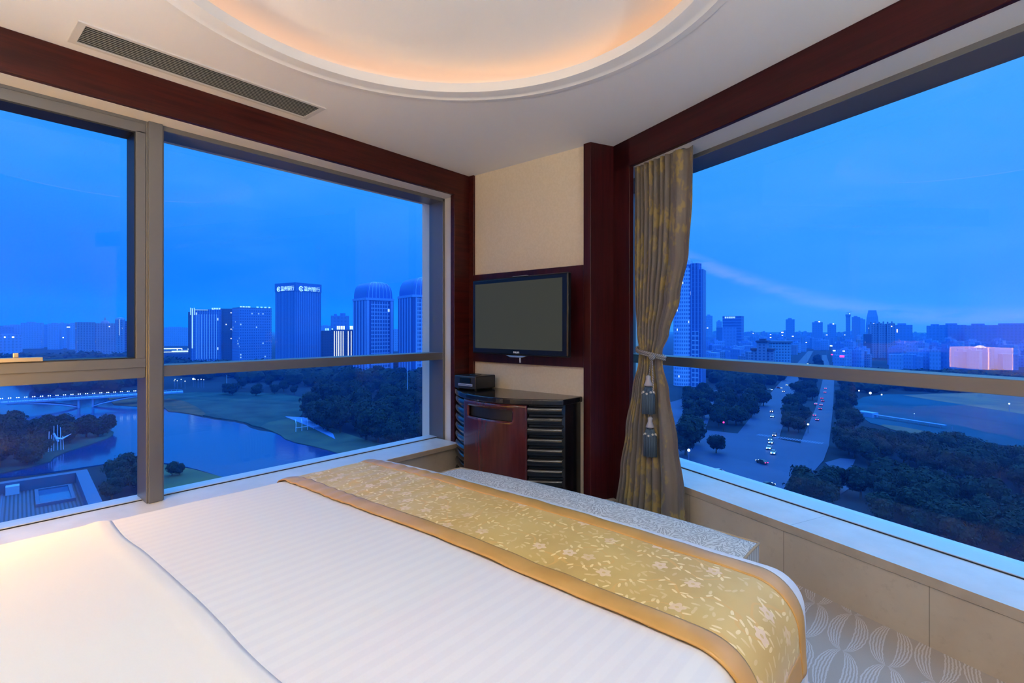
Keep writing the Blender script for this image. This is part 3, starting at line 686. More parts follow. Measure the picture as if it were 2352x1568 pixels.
F_far = facade('hazy_tower_facade', (.07, .19, .62), (.05, .15, .54), 6.0, 6.0, .5, .5, .006, (.9, .9, .8), 2.2, .5)
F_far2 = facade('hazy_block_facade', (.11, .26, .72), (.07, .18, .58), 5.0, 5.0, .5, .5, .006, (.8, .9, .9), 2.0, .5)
F_dark = facade('dark_block_facade', (.03, .06, .20), (.02, .045, .16), 3.0, 3.2, .5, .5, .012, (.7, .8, 1), 1.2, .4)
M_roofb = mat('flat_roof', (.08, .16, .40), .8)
M_lamp = mat('white_light', (1, 1, 1), emit=(.75, .92, 1.0), es=3.2)
M_lampw = mat('warm_light', (1, .9, .7), emit=(1, .80, .45), es=2.5)
M_sign = mat('white_sign', (1, 1, 1), emit=(.45, .72, 1.0), es=1.0)
M_signg = mat('green_white_sign', (1, 1, 1), emit=(.45, 1.0, .75), es=.9)
M_red = mat('red_tail_light', (1, 0, .1), emit=(1.0, .03, .22), es=3.5)
M_head = mat('headlight', (1, 1, 1), emit=(.8, .95, 1.0), es=9)

# ------------------------------------------------------------------ ground, water, roads
M_ground = mat('city_ground', rough=.95, spec=.1, fn=mottled((.007, .016, .028), (.012, .028, .05), .02, 5))
bm = B(); prism(bm, [(9000*cos(2*pi*k/64), 9000*sin(2*pi*k/64)) for k in range(64)], GZ-2, GZ-.30); obj('ground', bm, M_ground, kind='structure')
def flat(name, pts, m, lift=0.0, kind='structure', smoothn=0, **k):
    P = [at(*p) for p in pts]
    for _ in range(smoothn): P = [q for a, b in zip(P, P[1:]+P[:1]) for q in (a*.75+b*.25, a*.25+b*.75)]
    bm = B(); prism(bm, [(p.x, p.y) for p in P], GZ-.30, GZ+lift); bmesh.ops.triangulate(bm, faces=[f for f in bm.faces if len(f.verts) > 4])
    return obj(name, bm, m, kind=kind, **k)
def water_fn(t, p):
    n = t.new('ShaderNodeBump'); n.inputs['Strength'].default_value = .10; n.inputs['Distance'].default_value = .3
    t.l.new(t.noise(t.mapping(t.co(), (1, 1, 1)), .35, 4, .6), n.inputs['Height']); t.l.new(n.outputs[0], p.inputs['Normal']); return None
M_water = mat('lake_water', (.0, .03, .15), .10, spec=.5, fn=water_fn)
M_lawn = mat('lawn_grass', rough=.95, spec=.1, fn=mottled((.008, .034, .046), (.020, .060, .070), .06, 6))
M_lawn2 = mat('park_lawn', rough=.95, spec=.1, fn=mottled((.004, .048, .10), (.007, .066, .135), .03, 5))
M_bank = mat('reed_bank', rough=.95, spec=.1, fn=mottled((.03, .042, .036), (.10, .065, .045), .08, 5))
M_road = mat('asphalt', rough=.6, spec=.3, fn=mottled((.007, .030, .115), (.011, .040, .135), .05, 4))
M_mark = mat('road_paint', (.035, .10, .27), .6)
flat('lake', [(-600, 878), (60, 884), (92, 890), (100, 905), (235, 910), (262, 925), (345, 933), (420, 948), (480, 962), (560, 972), (580, 986), (640, 995), (660, 1012), (740, 1028), (800, 1046), (700, 1110), (560, 1135), (510, 1095), (440, 1074), (375, 1062), (300, 1055), (200, 1072), (60, 1092), (-600, 1150)], M_water, .05, smoothn=1)
flat('lawn', [(376, 905), (470, 900), (700, 905), (705, 948), (640, 985), (585, 980), (560, 968), (480, 958), (420, 942), (376, 935)], M_lawn, .25, smoothn=1)
flat('lawn', [(376, 1068), (440, 1078), (515, 1098), (560, 1140), (500, 1240), (330, 1240), (330, 1070)], mat('near_lawn', rough=.95, fn=mottled((.03, .055, .032), (.055, .08, .036), .1, 5)), .3)
flat('reed_bank', [(240, 905), (345, 915), (345, 936), (262, 930)], M_bank, .3)
flat('reed_bank', [(376, 914), (420, 920), (455, 936), (480, 958), (420, 948), (376, 944)], M_bank, .35, smoothn=1)
flat('reed_bank', [(585, 976), (700, 955), (760, 985), (900, 1030), (1010, 1010), (1010, 1075), (800, 1050), (740, 1030), (660, 1013), (640, 996)], mat('green_bank', rough=.95, fn=mottled((.006, .032, .036), (.022, .055, .045), .08, 5)), .3, smoothn=1)
flat('waterside_deck', [(655, 958), (700, 960), (765, 998), (770, 1010), (720, 985)], mat('blue_deck', (.06, .18, .55), .6), .5)
flat('island', [(-700, 1040), (-200, 1000), (60, 984), (150, 990), (225, 985), (262, 990), (258, 1004), (200, 1024), (130, 1046), (110, 1066), (-100, 1110), (-700, 1200)], M_lawn, .4, smoothn=1)
flat('road', [(1480, 985), (1600, 985), (1700, 996), (1790, 1008), (1838, 1018), (1905, 1020), (1892, 1056), (1850, 1104), (1838, 1180), (1480, 1180)], M_road, .02)
flat('road', [(1692, 998), (1788, 1008), (1822, 905), (1838, 862), (1868, 806), (1856, 806), (1806, 862), (1768, 905)], M_road, .03)
flat('road', [(1838, 1019), (1904, 1021), (1914, 930), (1916, 870), (1898, 815), (1888, 815), (1890, 870), (1874, 935)], M_road, .03)
flat('road', [(1480, 1000), (1620, 985), (1650, 905), (1760, 888), (1756, 882), (1630, 898), (1480, 940)], M_road, .025)
bm = B()
for k in range(26):
    f = k/25; a = at(1742+f*146, 998+f*20); dr = (at(1888, 1018)-at(1742, 998)).normalized(); s_ = Vector((-dr.y, dr.x, 0))
    c = [a+dr*.35*i+s_*2.2*j for i, j in ((-1, -1), (1, -1), (1, 1), (-1, 1))]; prism(bm, [(q.x, q.y) for q in c], GZ+.03, GZ+.06)
obj('crosswalk_marking', bm, M_mark, kind='structure')
bm = B()
for k in range(16):
    f = k/15; a = at(1712+f*90, 1100+f*30); dr = (at(1802, 1130)-at(1712, 1100)).normalized(); s_ = Vector((-dr.y, dr.x, 0))
    c = [a+dr*.3*i+s_*2.2*j for i, j in ((-1, -1), (1, -1), (1, 1), (-1, 1))]; prism(bm, [(q.x, q.y) for q in c], GZ+.03, GZ+.06)
obj('crosswalk_marking', bm, M_mark, kind='structure')
flat('park_lawn', [(1955, 915), (2060, 902), (2420, 915), (2420, 1035), (2200, 1010), (2080, 990), (1975, 965)], M_lawn2, .02, smoothn=1)
flat('bare_earth_path', [(2060, 905), (2420, 900), (2420, 962), (2250, 935), (2120, 915)], mat('bare_earth', rough=.95, fn=mottled((.06, .06, .08), (.13, .095, .08), .04, 5)), .06, smoothn=1)
flat('bare_earth_path', [(2010, 972), (2090, 982), (2200, 1008), (2420, 1042), (2420, 1056), (2200, 1022), (2060, 990)], mat('worn_grass', rough=.95, fn=mottled((.03, .05, .05), (.085, .065, .055), .06, 5)), .05, smoothn=1)
flat('park_path', [(1895, 1062), (1930, 1052), (1965, 1055), (1950, 1085), (1960, 1115), (1930, 1135), (1925, 1090)], M_road, .05)

# ------------------------------------------------------------------ hero buildings, left window
def root_at(name, px, Z, rot, label, **k):
    p = atZ(px, Z); return empty(name, tuple(p), bearing(p)+rot, label, 'building', **k), Z/1173
def hgt(ytop, Z): return 50+(755-ytop)/1173*Z
def sign_blocks(name, parent, n, x0, x1, y, z0, z1, m, seed=1):
    """row of unreadable far-off characters, each a few short strokes"""
    rr = random.Random(seed); bm = B(); wd = (x1-x0)/n
    for k in range(n):
        a = x0+k*wd+.12*wd; b = x0+(k+1)*wd-.12*wd; h = z1-z0
        for q in range(3): zz = z0+h*(q+.1)/3; box(bm, a+rr.random()*wd*.15, b-rr.random()*wd*.15, y-.25, y, zz, zz+h*.16)
        for q in range(2): xx = a+(b-a)*(.1+.7*q+.1*rr.random()); box(bm, xx, xx+wd*.12, y-.25, y, z0, z1-.05*h)
    return obj(name, bm, m, parent)
t, k_ = root_at('bank_tower', 685.5, 620, radians(38.5), 'dark glass bank tower with white lettering on both faces near its flat roof')
a = 36.5/2; hh = hgt(654, 620)
bm = B(); box(bm, -a, a, -a, a, 0, hh); obj('tower_shaft', bm, F_bank, t)
bm = B()
for q in ((-a-.4, a+.4, -a-.4, -a+.3), (-a-.4, a+.4, a-.3, a+.4), (-a-.4, -a+.3, -a, a), (a-.3, a+.4, -a, a)): box(bm, *q, hh-9, hh+.8)
obj('parapet', bm, mat('tower_parapet', (.05, .14, .52), .4), t)
FACE_F = Matrix.Translation((0, -a-.6, hh-6.2)) @ UP
FACE_L = Matrix.Rotation(-pi/2, 4, 'Z') @ FACE_F
for Mx in (FACE_F, FACE_L):
    text_obj('lettering', '温州银行', 6.0, M_sign, t, Mx @ Matrix.Translation((4.2, 0, 0)), .1)
    bm = B(); tube(bm, [(2.6*cos(th), 2.6*sin(th), 0) for th in [radians(30+k*15) for k in range(21)]], .45, 6); tube(bm, [(-.8, -1.0, 0), (1.0, -1.0, 0), (1.0, .9, 0), (-.8, .9, 0)], .35, 6, closed=True)
    obj('emblem', bm, M_sign, t, M=Mx @ Matrix.Translation((-11.3, 0, 0)))
def vaulted(px, Z, rot, a, yt, ysh, label):
    t, k_ = root_at('vaulted_tower', px, Z, rot, label, group=None); hs, ht = hgt(ysh, Z), hgt(yt, Z)
    bm = B(); box(bm, -a, a, -a, a, 0, hs); obj('gridded_shaft', bm, F_grid, t)
    bm = B(); box(bm, -a-.5, -a+.2, -a-.5, a, 0, hs-1); box(bm, -a-.5, -a+5, -a-.6, -a+.2, 0, hs-1); box(bm, a-4, a+.4, -a-.6, -a+.2, 0, hs-1); obj('striped_bays', bm, F_strip, t)
    bm = B(); box(bm, -a-.8, a+.8, -a-.9, a+.8, hs-2.5, hs); obj('cornice', bm, mat('cornice_stone', (.13, .30, .80), .5), t)
    bm = B(); n = 12; rings = []
    for i in range(n+1):
        q = i/n; s_ = (1-q**2.6)**(1/2.6) if q < 1 else .02; sx, sy = a*(.30+.70*s_)*.97, a*(.62+.38*s_)*.97; z = hs+(ht-hs)*q
        rings.append([bm.verts.new(v) for v in ((-sx, -sy, z), (sx, -sy, z), (sx, sy, z), (-sx, sy, z))])
    for p_, q_ in zip(rings, rings[1:]):
        for j in range(4): bm.faces.new((p_[j], p_[(j+1) % 4], q_[(j+1) % 4], q_[j]))
    bm.faces.new(rings[-1]); obj('vaulted_roof', bm, F_roof, t, smooth=False)
    bm = B()
    for k in range(7):
        x = a*.85*(-1+2*k/6); pts = []
        for i in range(n+1):
            q = i/n; s_ = (1-q**2.6)**(1/2.6) if q < 1 else .02; pts.append((x*(.30+.70*s_)*.95, -a*(.62+.38*s_)*.985, hs+(ht-hs)*q))
        tube(bm, pts, .35, 5)
    obj('roof_ribs', bm, mat('roof_rib_metal', (.2, .4, .9), .4), t)
    return t
F_roof = mat('ribbed_roof_glass', (.04, .14, .56), .25, spec=.6)
vaulted(857, 560, radians(26.5), 15.6, 649, 686, 'left of the two vaulted gridded towers, wholly in view')
vaulted(970, 530, radians(24), 18.6, 639, 680, 'right of the two vaulted gridded towers, cut off by the window jamb')
t, k_ = root_at('office_block', 487, 700, radians(-12), 'wide office block with a vertical white light line up its left corner')
bm = B(); box(bm, -22, 14, -14, 14, 0, hgt(711, 700)); obj('pinstriped_wall', bm, F_pin, t)
bm = B(); box(bm, 12, 27, -12, 14, 0, hgt(709, 700)); obj('stair_wing', bm, F_dark, t)
bm = B(); box(bm, -26, -20, -10, 12, 0, hgt(717, 700)); obj('side_wing', bm, F_dark, t)
bm = B(); box(bm, -20.6, -19.6, -14.8, -14, 24, hgt(709, 700)); box(bm, -22.4, -21.8, -14.8, -14, hgt(724, 700), hgt(708, 700)); box(bm, -18, -17.4, -14.8, -14, hgt(724, 700), hgt(708, 700)); box(bm, -17, -2, -14.8, -14, hgt(713, 700), hgt(712, 700)); obj('light_line', bm, mat('cool_light_line', emit=(.5, .9, 1), es=.8), t)
bm = B()
for k in range(9): box(bm, -15.6+k*3.0, -15.25+k*3.0, -14.3, -14, 10, hgt(722, 700))
obj('fins', bm, mat('lit_fin', (.2, .45, .9), emit=(.15, .45, 1), es=.5), t)
sign_blocks('rooftop_sign', t, 4, 2, 13, -13, hgt(713, 700), hgt(708, 700)+.6, M_sign, 2)
t, k_ = root_at('office_block', 578, 690, radians(20), 'wide office block with scattered lit windows and four spaced roof signs')
bm = B(); box(bm, -20, 21, -13, 13, 0, hgt(709, 690)); obj('pinstriped_wall', bm, facade('office_facade', (.08, .20, .62), (.03, .085, .42), 2.8, 3.6, .5, .5, .045, (.45, .85, 1), .7, .3), t)
bm = B(); box(bm, -20, 21, -13, 13, hgt(709, 690), hgt(707, 690)); obj('parapet', bm, M_roofb, t)
for k in range(4): sign_blocks('rooftop_sign', t, 1, 1+k*5.2, 4.2+k*5.2, -12.6, hgt(708.5, 690), hgt(704, 690), M_signg if k < 2 else M_sign, 20+k)
sign_blocks('rooftop_sign', t, 4, -19.5, -6, -12.6, hgt(708.5, 690), hgt(704, 690), M_sign, 7)
t, k_ = root_at('apartment_tower', 781, 900, 0, 'pale stepped apartment tower standing behind the column-lit block')
bm = B(); box(bm, -15, 15, -8, 8, 0, hgt(725, 900)); box(bm, -10, -5, -5, 5, 0, hgt(721, 900)); box(bm, 0, 9, -6, 6, 0, hgt(719, 900)); obj('walls', bm, F_far, t)
t, k_ = root_at('column_lit_block', 790, 600, radians(8), 'dark low block with bright white vertical light columns and a lit roof sign')
hh = hgt(757, 600)
bm = B(); box(bm, -13.5, 13.2, -10, 10, 0, hh); obj('walls', bm, F_dark, t)
for x in (-12.2, -9.6, -7.4, -5.0, -2.6, 3.0, 6.4, 9.8):
    bm = B(); box(bm, x, x+.55, -10.5, -10, 10, hh-1.5); obj('light_column', bm, mat('light_column', emit=(.95, .95, .8), es=1.8) if 'light_column' not in bpy.data.materials else bpy.data.materials['light_column'], t)
sign_blocks('rooftop_sign', t, 4, -9.5, -.5, -9.6, hh+.3, hh+4.6, mat('bright_sign', emit=(.8, 1, 1), es=2.2), 3); sign_blocks('rooftop_sign', t, 4, 5.0, 12.5, -9.6, hh+.4, hh+4.6, bpy.data.materials['bright_sign'], 4)
t, k_ = root_at('low_office', 750, 640, 0, 'dark low office with small green roof signs beside the bank tower')
bm = B(); box(bm, -8.2, 8, -8, 8, 0, hgt(759, 640)); obj('walls', bm, F_dark, t); sign_blocks('rooftop_sign', t, 2, -2, 3, -8, hgt(758.5, 640), hgt(753.5, 640), M_signg, 5); sign_blocks('rooftop_sign', t, 1, 5.5, 7.8, -8, hgt(758.5, 640), hgt(753.5, 640), M_signg, 6)
t, k_ = root_at('lit_podium', 434, 780, radians(-6), 'low podium with bright white light lines along its tiers')
bm = B(); box(bm, -38, 38, -15, 15, 0, hgt(811, 780)); box(bm, -34, 34, -12, 14, 0, hgt(803, 780)); obj('tiers', bm, F_dark, t)
bm = B(); box(bm, -36, 8, -15.6, -15, hgt(807, 780), hgt(806, 780)); box(bm, -34, -8, -12.6, -12, hgt(800, 780), hgt(798.5, 780)); box(bm, 8, 36, -15.6, -15, hgt(811, 780), hgt(810, 780)); box(bm, -20, 30, -15.6, -15, hgt(805, 780), hgt(804.4, 780)); obj('light_line', bm, mat('podium_light', emit=(.6, .95, 1), es=3.0), t)
for x in (-14, -8, 0, 8, 18, 27):
    bm = B(); box(bm, x, x+.7, -12.6, -12, hgt(803, 780), hgt(799, 780)); obj('spot_light', bm, M_lamp, t)
# apartment blocks on the far skyline, left window
fl = [(-30, 20, 750, 1300), (18, 58, 747, 1350), (57, 92, 741, 1300), (92, 117, 747, 1400), (116, 137, 743, 1250), (137, 151, 742, 1310), (160, 178, 743, 1250), (0, 40, 768, 900), (374, 438, 752, 1500), (735, 762, 748, 1500), (900, 926, 757, 1150)]
for x0, x1, yt, Z in fl:
    p = atZ((x0+x1)/2, Z); a = (x1-x0)/2*Z/1173
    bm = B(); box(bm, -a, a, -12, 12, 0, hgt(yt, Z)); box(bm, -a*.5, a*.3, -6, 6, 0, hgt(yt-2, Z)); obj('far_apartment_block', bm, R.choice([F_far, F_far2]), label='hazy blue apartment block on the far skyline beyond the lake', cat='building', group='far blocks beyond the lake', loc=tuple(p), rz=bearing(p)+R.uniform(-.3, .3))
t, k_ = root_at('twin_slab', 226, 950, radians(10), 'wide slab of flats with a small pointed roof pavilion beside the sash stile')
bm = B(); box(bm, -32, -6, -10, 10, 0, hgt(740, 950)); box(bm, -6, 31, -12, 8, 0, hgt(742, 950)); obj('walls', bm, F_res, t)
bm = B(); lathe(bm, [(7, hgt(742, 950)), (6, hgt(738, 950)), (2, hgt(735, 950)), (.3, hgt(728, 950))], 6, (10, 0, 0)); obj('roof_pavilion', bm, M_roofb, t)
t, k_ = root_at('round_topped_tower', 276, 880, 0, 'slim tower with a rounded top and pale vertical light beside the sash stile')
bm = B(); lathe(bm, [(7, 0), (7, hgt(734, 880)), (5.5, hgt(730, 880)), (.5, hgt(728, 880))], 16); obj('shaft', bm, F_res, t)
bm = B(); box(bm, -1.6, -1.0, -7.6, -7, hgt(770, 880), hgt(733, 880)); obj('light_line', bm, mat('pale_line', emit=(.45, .6, 1), es=.9), t)
t, k_ = root_at('stepped_tower', 302, 900, radians(-15), 'dark stepped tower of flats partly behind the sash stile')
bm = B(); box(bm, -12, 12, -8, 8, 0, hgt(741, 900)); box(bm, -14, -4, -7, 7, 0, hgt(737, 900)); obj('walls', bm, F_res, t)
for px, py, Z, wd in ((157, 751, 1240, 6), (30, 774, 890, 3), (11, 774, 890, 2), (145, 775, 1200, 2)):
    p = atZ(px, Z-16); hz = EYE+(755-py)/1173*(Z-16)-GZ
    t = empty('lit_sign', tuple(p), bearing(p), 'small lit white sign on a mast among the far blocks beyond the lake', 'sign', 'lit signs beyond the lake')
    bm = B(); box(bm, -wd/2, wd/2, -.4, .4, hz-1, hz+1); obj('panel', bm, M_lamp, t)
    bm = B(); tube(bm, [(0, .6, 0), (0, .6, hz)], .2, 5); obj('mast', bm, M_roofb, t)

# ------------------------------------------------------------------ right window: tower and skyline
t, k_ = root_at('domed_round_tower', 1584, 450, radians(-12), 'tall round tower with a dome and gridded wall beside the curtain')
r_ = 8.6; hh = hgt(612, 450)
bm = B(); lathe(bm, [(r_, 0), (r_, hh)], 32, (-5.2, 0, 0), cap=True); obj('gridded_drum', bm, facade('drum_facade', (.26, .45, .95), (.04, .13, .55), 1.6, 3.4, .5, .55, .02, (.8, .95, 1), 1.2, .3), t)
bm = B(); lathe(bm, [(r_+.3, hh), (r_+.3, hh+1.2), (r_*.95, hh+2.0), (r_*.85, hh+4.6), (r_*.6, hh+7), (r_*.25, hh+8.4), (.2, hh+8.8)], 32, (-5.2, 0, 0)); smooth_by(obj('dome', bm, F_roof, t), 40)
bm = B(); box(bm, 2, 12.2, -6, 8, 0, hgt(621, 450)); prism(bm, [(2, -6), (8, -6), (10, 0), (8, 8), (2, 8)], hgt(622, 450), hgt(607, 450)); obj('side_block', bm, F_pin, t)
bm = B(); box(bm, 3, 9, -6.8, -6, 0, hgt(760, 450)); obj('balcony_strip', bm, F_grid, t)
named = [
 (1621, 1636, 725, 1500, F_far2, 'pale slim tower just right of the domed round tower'),
 (1646, 1658, 738, 1500, F_far2, 'short pale tower behind the dark cube-shaped block'),
 (1806, 1824, 733, 1600, F_far, 'lone mid-height tower with a stepped top on the open skyline'),
 (1867, 1888, 740, 1400, F_far, 'flat tower with a white roof light left of the crane'),
 (1902, 1919, 745, 1500, F_far, 'squat tower between the white roof light and the crane'),
 (1958, 1974, 728, 1700, F_far, 'plain tower left of the tapered tower'),
 (1973, 1986, 733, 1750, F_far2, 'paler tower tucked close beside the plain tower'),
 (2056, 2091, 746, 1100, F_far, 'wide block of flats with one lit window right of the tower cluster'),
 (2133, 2166, 748, 1100, F_far, 'wide block of flats left of the highest roof box'),
 (2165, 2211, 746, 1100, F_far, 'wide block of flats with a raised roof box'),
 (2224, 2275, 747, 1050, F_far, 'long block of flats above the lamp reflection'),
 (2275, 2420, 746, 1060, F_far, 'longest block of flats at the right edge of the skyline')]
for x0, x1, yt, Z, m, lb in named:
    p = atZ((x0+x1)/2, Z); a = (x1-x0)/2*Z/1173; h_ = hgt(yt, Z)
    bm = B(); box(bm, -a, a, -10, 10, 0, h_); box(bm, -a*.55, a*.35, -6, 6, 0, h_+3.5)
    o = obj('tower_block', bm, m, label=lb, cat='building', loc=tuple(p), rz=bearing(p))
    if 'roof light' in lb: bm = B(); box(bm, a*.2, a*.5, -10.5, -10, h_+.2, h_+3); obj('roof_light', bm, M_lamp, o)
    if 'one lit window' in lb: bm = B(); box(bm, -.9*a*.7, -.9*a*.7+1.6, -10.5, -10, h_-16, h_-9); obj('lit_window', bm, M_lampw, o)
t, k_ = root_at('sign_tower', 1684, 1100, radians(-14), 'broad tower with a row of white sign characters along its roof edge')
bm = B(); box(bm, -19, 19, -11, 11, 0, hgt(726, 1100)); obj('walls', bm, facade('banded_facade', (.07, .18, .62), (.03, .10, .46), 200, 6, 2, .6, 0, rough=.4), t)
sign_blocks('lettering', t, 5, -15, 7, -11, hgt(731, 1100), hgt(727, 1100), M_sign, 8)
t, k_ = root_at('cube_block', 1668, 950, radians(25), 'dark cube-shaped block in front of the sign tower')
bm = B(); box(bm, -13, 13, -13, 13, 0, hgt(752, 950)); obj('walls', bm, F_far, t)
t, k_ = root_at('tapered_tower', 2003.5, 1800, 0, 'tall tapered tower, the highest on the northern skyline')
bm = B(); a = 19; hh = hgt(712.5, 1800); rings = []
for z, s_ in ((0, 1), (hh*.55, .98), (hh*.8, .84), (hh, .60)): rings.append([bm.verts.new((x*a*s_, y*a*s_, z)) for x, y in ((-1, -1), (1, -1), (1, 1), (-1, 1))])
for p_, q_ in zip(rings, rings[1:]):
    for j in range(4): bm.faces.new((p_[j], p_[(j+1) % 4], q_[(j+1) % 4], q_[j]))
bm.faces.new(rings[-1]); obj('walls', bm, F_far, t)
bm = B(); box(bm, 3, 7, -a-1, -a, hh*.55, hh*.6); obj('lit_window', bm, M_lampw, t)
t, k_ = root_at('crane_tower', 1948, 1600, 0, 'unfinished tower with a crane on its top')
hh = hgt(722, 1600); bm = B(); box(bm, -6, 6, -6, 6, 0, hh-6); box(bm, -7, 7, -7, 7, hh-6, hh); obj('walls', bm, F_far, t)
bm = B(); tube(bm, [(0, 0, hh), (0, 0, hh+8)], .5, 5); tube(bm, [(-6, 0, hh+5), (9, 0, hh+9)], .4, 5); obj('crane', bm, M_roofb, t); bm = B(); bmesh.ops.create_icosphere(bm, subdivisions=1, radius=1.1, matrix=Matrix.Translation((4, -6, hh+2))); obj('crane_lamp', bm, M_lamp, t)
t, k_ = root_at('spiked_cluster', 2023, 880, radians(12), 'dark cluster of joined towers with a spiky roofline')
bm = B()
for k in range(6): xx = -17+k*6; box(bm, xx, xx+5.6, -8+2*(k % 2), 8, 0, hgt(745-(k % 3)*1.6, 880)); box(bm, xx+2, xx+3, -4, 2, 0, hgt(739-(k % 2), 880))
obj('walls', bm, F_res, t)
bm = B(); box(bm, -24, -15, -10, 6, 0, hgt(767, 880)); obj('front_wing', bm, F_dark, t)
t, k_ = root_at('stepped_apartment_house', 1752, 560, radians(-8), 'apartment house with a dark stepped roof near the far road bend')
hh = hgt(790, 560); bm = B(); box(bm, -5, 5, -7, 7, 0, hh+2); box(bm, -10.5, 10.5, -5, 7, 0, hh-7); obj('walls', bm, F_res, t)
bm = B(); box(bm, -6, 6, -8, 8, hh+2, hh+4); box(bm, -11.5, -5, -6, 8, hh-7, hh-4.6); box(bm, 5, 11.5, -6, 8, hh-7, hh-4.6); box(bm, -3, 3, -4, 4, hh+4, hh+6); obj('stepped_roof', bm, mat('dark_roof', (.015, .035, .12), .7), t)
t, k_ = root_at('lattice_apartment_house', 1790, 575, radians(16), 'gridded apartment house right of the stepped-roof house')
bm = B(); box(bm, -10, 10, -7, 7, 0, hgt(787, 575)); obj('walls', bm, facade('lattice_facade', (.10, .28, .62), (.03, .09, .30), 3, 3.2, .55, .5, .02, (.7, .9, 1), 1.2), t)
bm = B(); box(bm, -11, 11, -8, 8, hgt(787, 575), hgt(783, 575)); obj('roof', bm, mat('grey_roof', (.05, .11, .26), .7), t)
# low and middle-height blocks filling the city north of the junction
used = [(atZ((x0+x1)/2, Z), (x1-x0)/2*Z/1173+10) for x0, x1, yt, Z, m, lb in named]+[(atZ(px, Z), q) for px, Z, q in ((1684, 1100, 24), (1668, 950, 20), (2003.5, 1800, 28), (1948, 1600, 10), (2023, 880, 28), (1752, 560, 14), (1790, 575, 14), (1584, 450, 18))]
meshes = []
for k in range(10):
    bm = B(); a, b, h_ = R.uniform(.7, 1.5), R.uniform(.5, 1.0), R.uniform(.8, 1.3); box(bm, -a*10, a*10, -b*10, b*10, 0, h_*22)
    if k % 2: box(bm, -a*4, a*3, -b*5, b*4, 0, h_*22+4)
    if k % 3 == 0: box(bm, -a*9, -a*3, -b*9, b*2, 0, h_*22+2)
    me = bpy.data.meshes.new('city_block'); bmesh.ops.recalc_face_normals(bm, faces=bm.faces); bm.to_mesh(me); bm.free(); me.materials.append([F_far, F_far2, F_res, F_far2, F_far][k % 5]); meshes.append(me)
cnt = 0; spots = []
for row, (yb, n) in enumerate(((780, 60), (784, 60), (788, 60), (792, 60), (797, 50), (803, 50), (812, 64), (826, 60), (819, 60), (834, 50), (845, 44))):
    for k in range(n):
        px = 1622+(k+.5+R.uniform(-.4, .4))*(2440-1622)/n; py = yb+R.uniform(-4, 4)
        if py > 806 and 1842 < px < 1925: continue
        if py > 815 and (1725 < px < 1925): continue
        if 1990 < px < 2048 and py > 800: continue
        p = at(px, py); rad = 4.4*(p.xy.length/700)**.6
        if any((p-q).length < rad+q_ for q, q_ in used): continue
        zz = (p.xy.length)/700
        used.append((p, rad)); spots.append((p.xy.length, p, R.choice(meshes), bearing(p)+R.uniform(-.6, .6), (.55*zz**.6, .6, .62+.25*R.random()+.14*zz)))
spots.sort(key=lambda q: q[0]); far = B()
for k, (dd_, p, me, rz, sc) in enumerate(spots):
    if k < 290:
        o = bpy.data.objects.new('city_block', me); C.objects.link(o); o.location = p; o.rotation_euler = (0, 0, rz); o.scale = sc; cnt += 1
        tag(o, 'hazy blue block of the city spread out north of the road junction', 'building', 'city blocks north of the junction')
    else:
        n0 = len(far.verts); far.from_mesh(me); far.verts.ensure_lookup_table()
        Mx = Matrix.Translation(p) @ Matrix.Rotation(rz, 4, 'Z') @ Matrix.Diagonal((*sc, 1))
        for v in far.verts[n0:]: v.co = Mx @ v.co
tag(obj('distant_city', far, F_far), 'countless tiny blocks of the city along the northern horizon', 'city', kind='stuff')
for px, py, dz_, m in ((1797, 763, .7, M_lampw), (1770, 775, .5, M_lamp), (1821, 772, .6, M_lamp), (1852, 786, .5, M_lamp), (1899, 769, .5, M_lamp), (1940, 769, .45, M_lamp), (1909, 794, .6, M_lamp), (1916, 805, .6, M_lamp), (1911, 814, .5, M_red), (1934, 818, 1.1, M_red), (1938, 806, .5, M_lamp), (1855, 836, .5, M_lamp), (1797, 770, .4, M_lamp), (1770, 768, .4, M_lamp), (1625, 753, .5, M_lamp), (1617, 771, .5, M_lamp)):
    Z = 560 if py > 790 else 760; p = atZ(px, Z); h_ = (755-py)/1173*Z+50
    t = empty('lit_mast_sign', tuple(p), bearing(p), 'small bright lit sign on a mast above the city blocks', 'sign', 'lit signs over the city')
    bm = B(); tube(bm, [(0, .6, 0), (0, .6, h_)], .12, 5); obj('mast', bm, M_roofb, t)
    bm = B(); box(bm, -dz_*1.9, dz_*1.9, -.4, .3, h_-dz_*.9, h_+dz_*.9); obj('panel', bm, m, t)

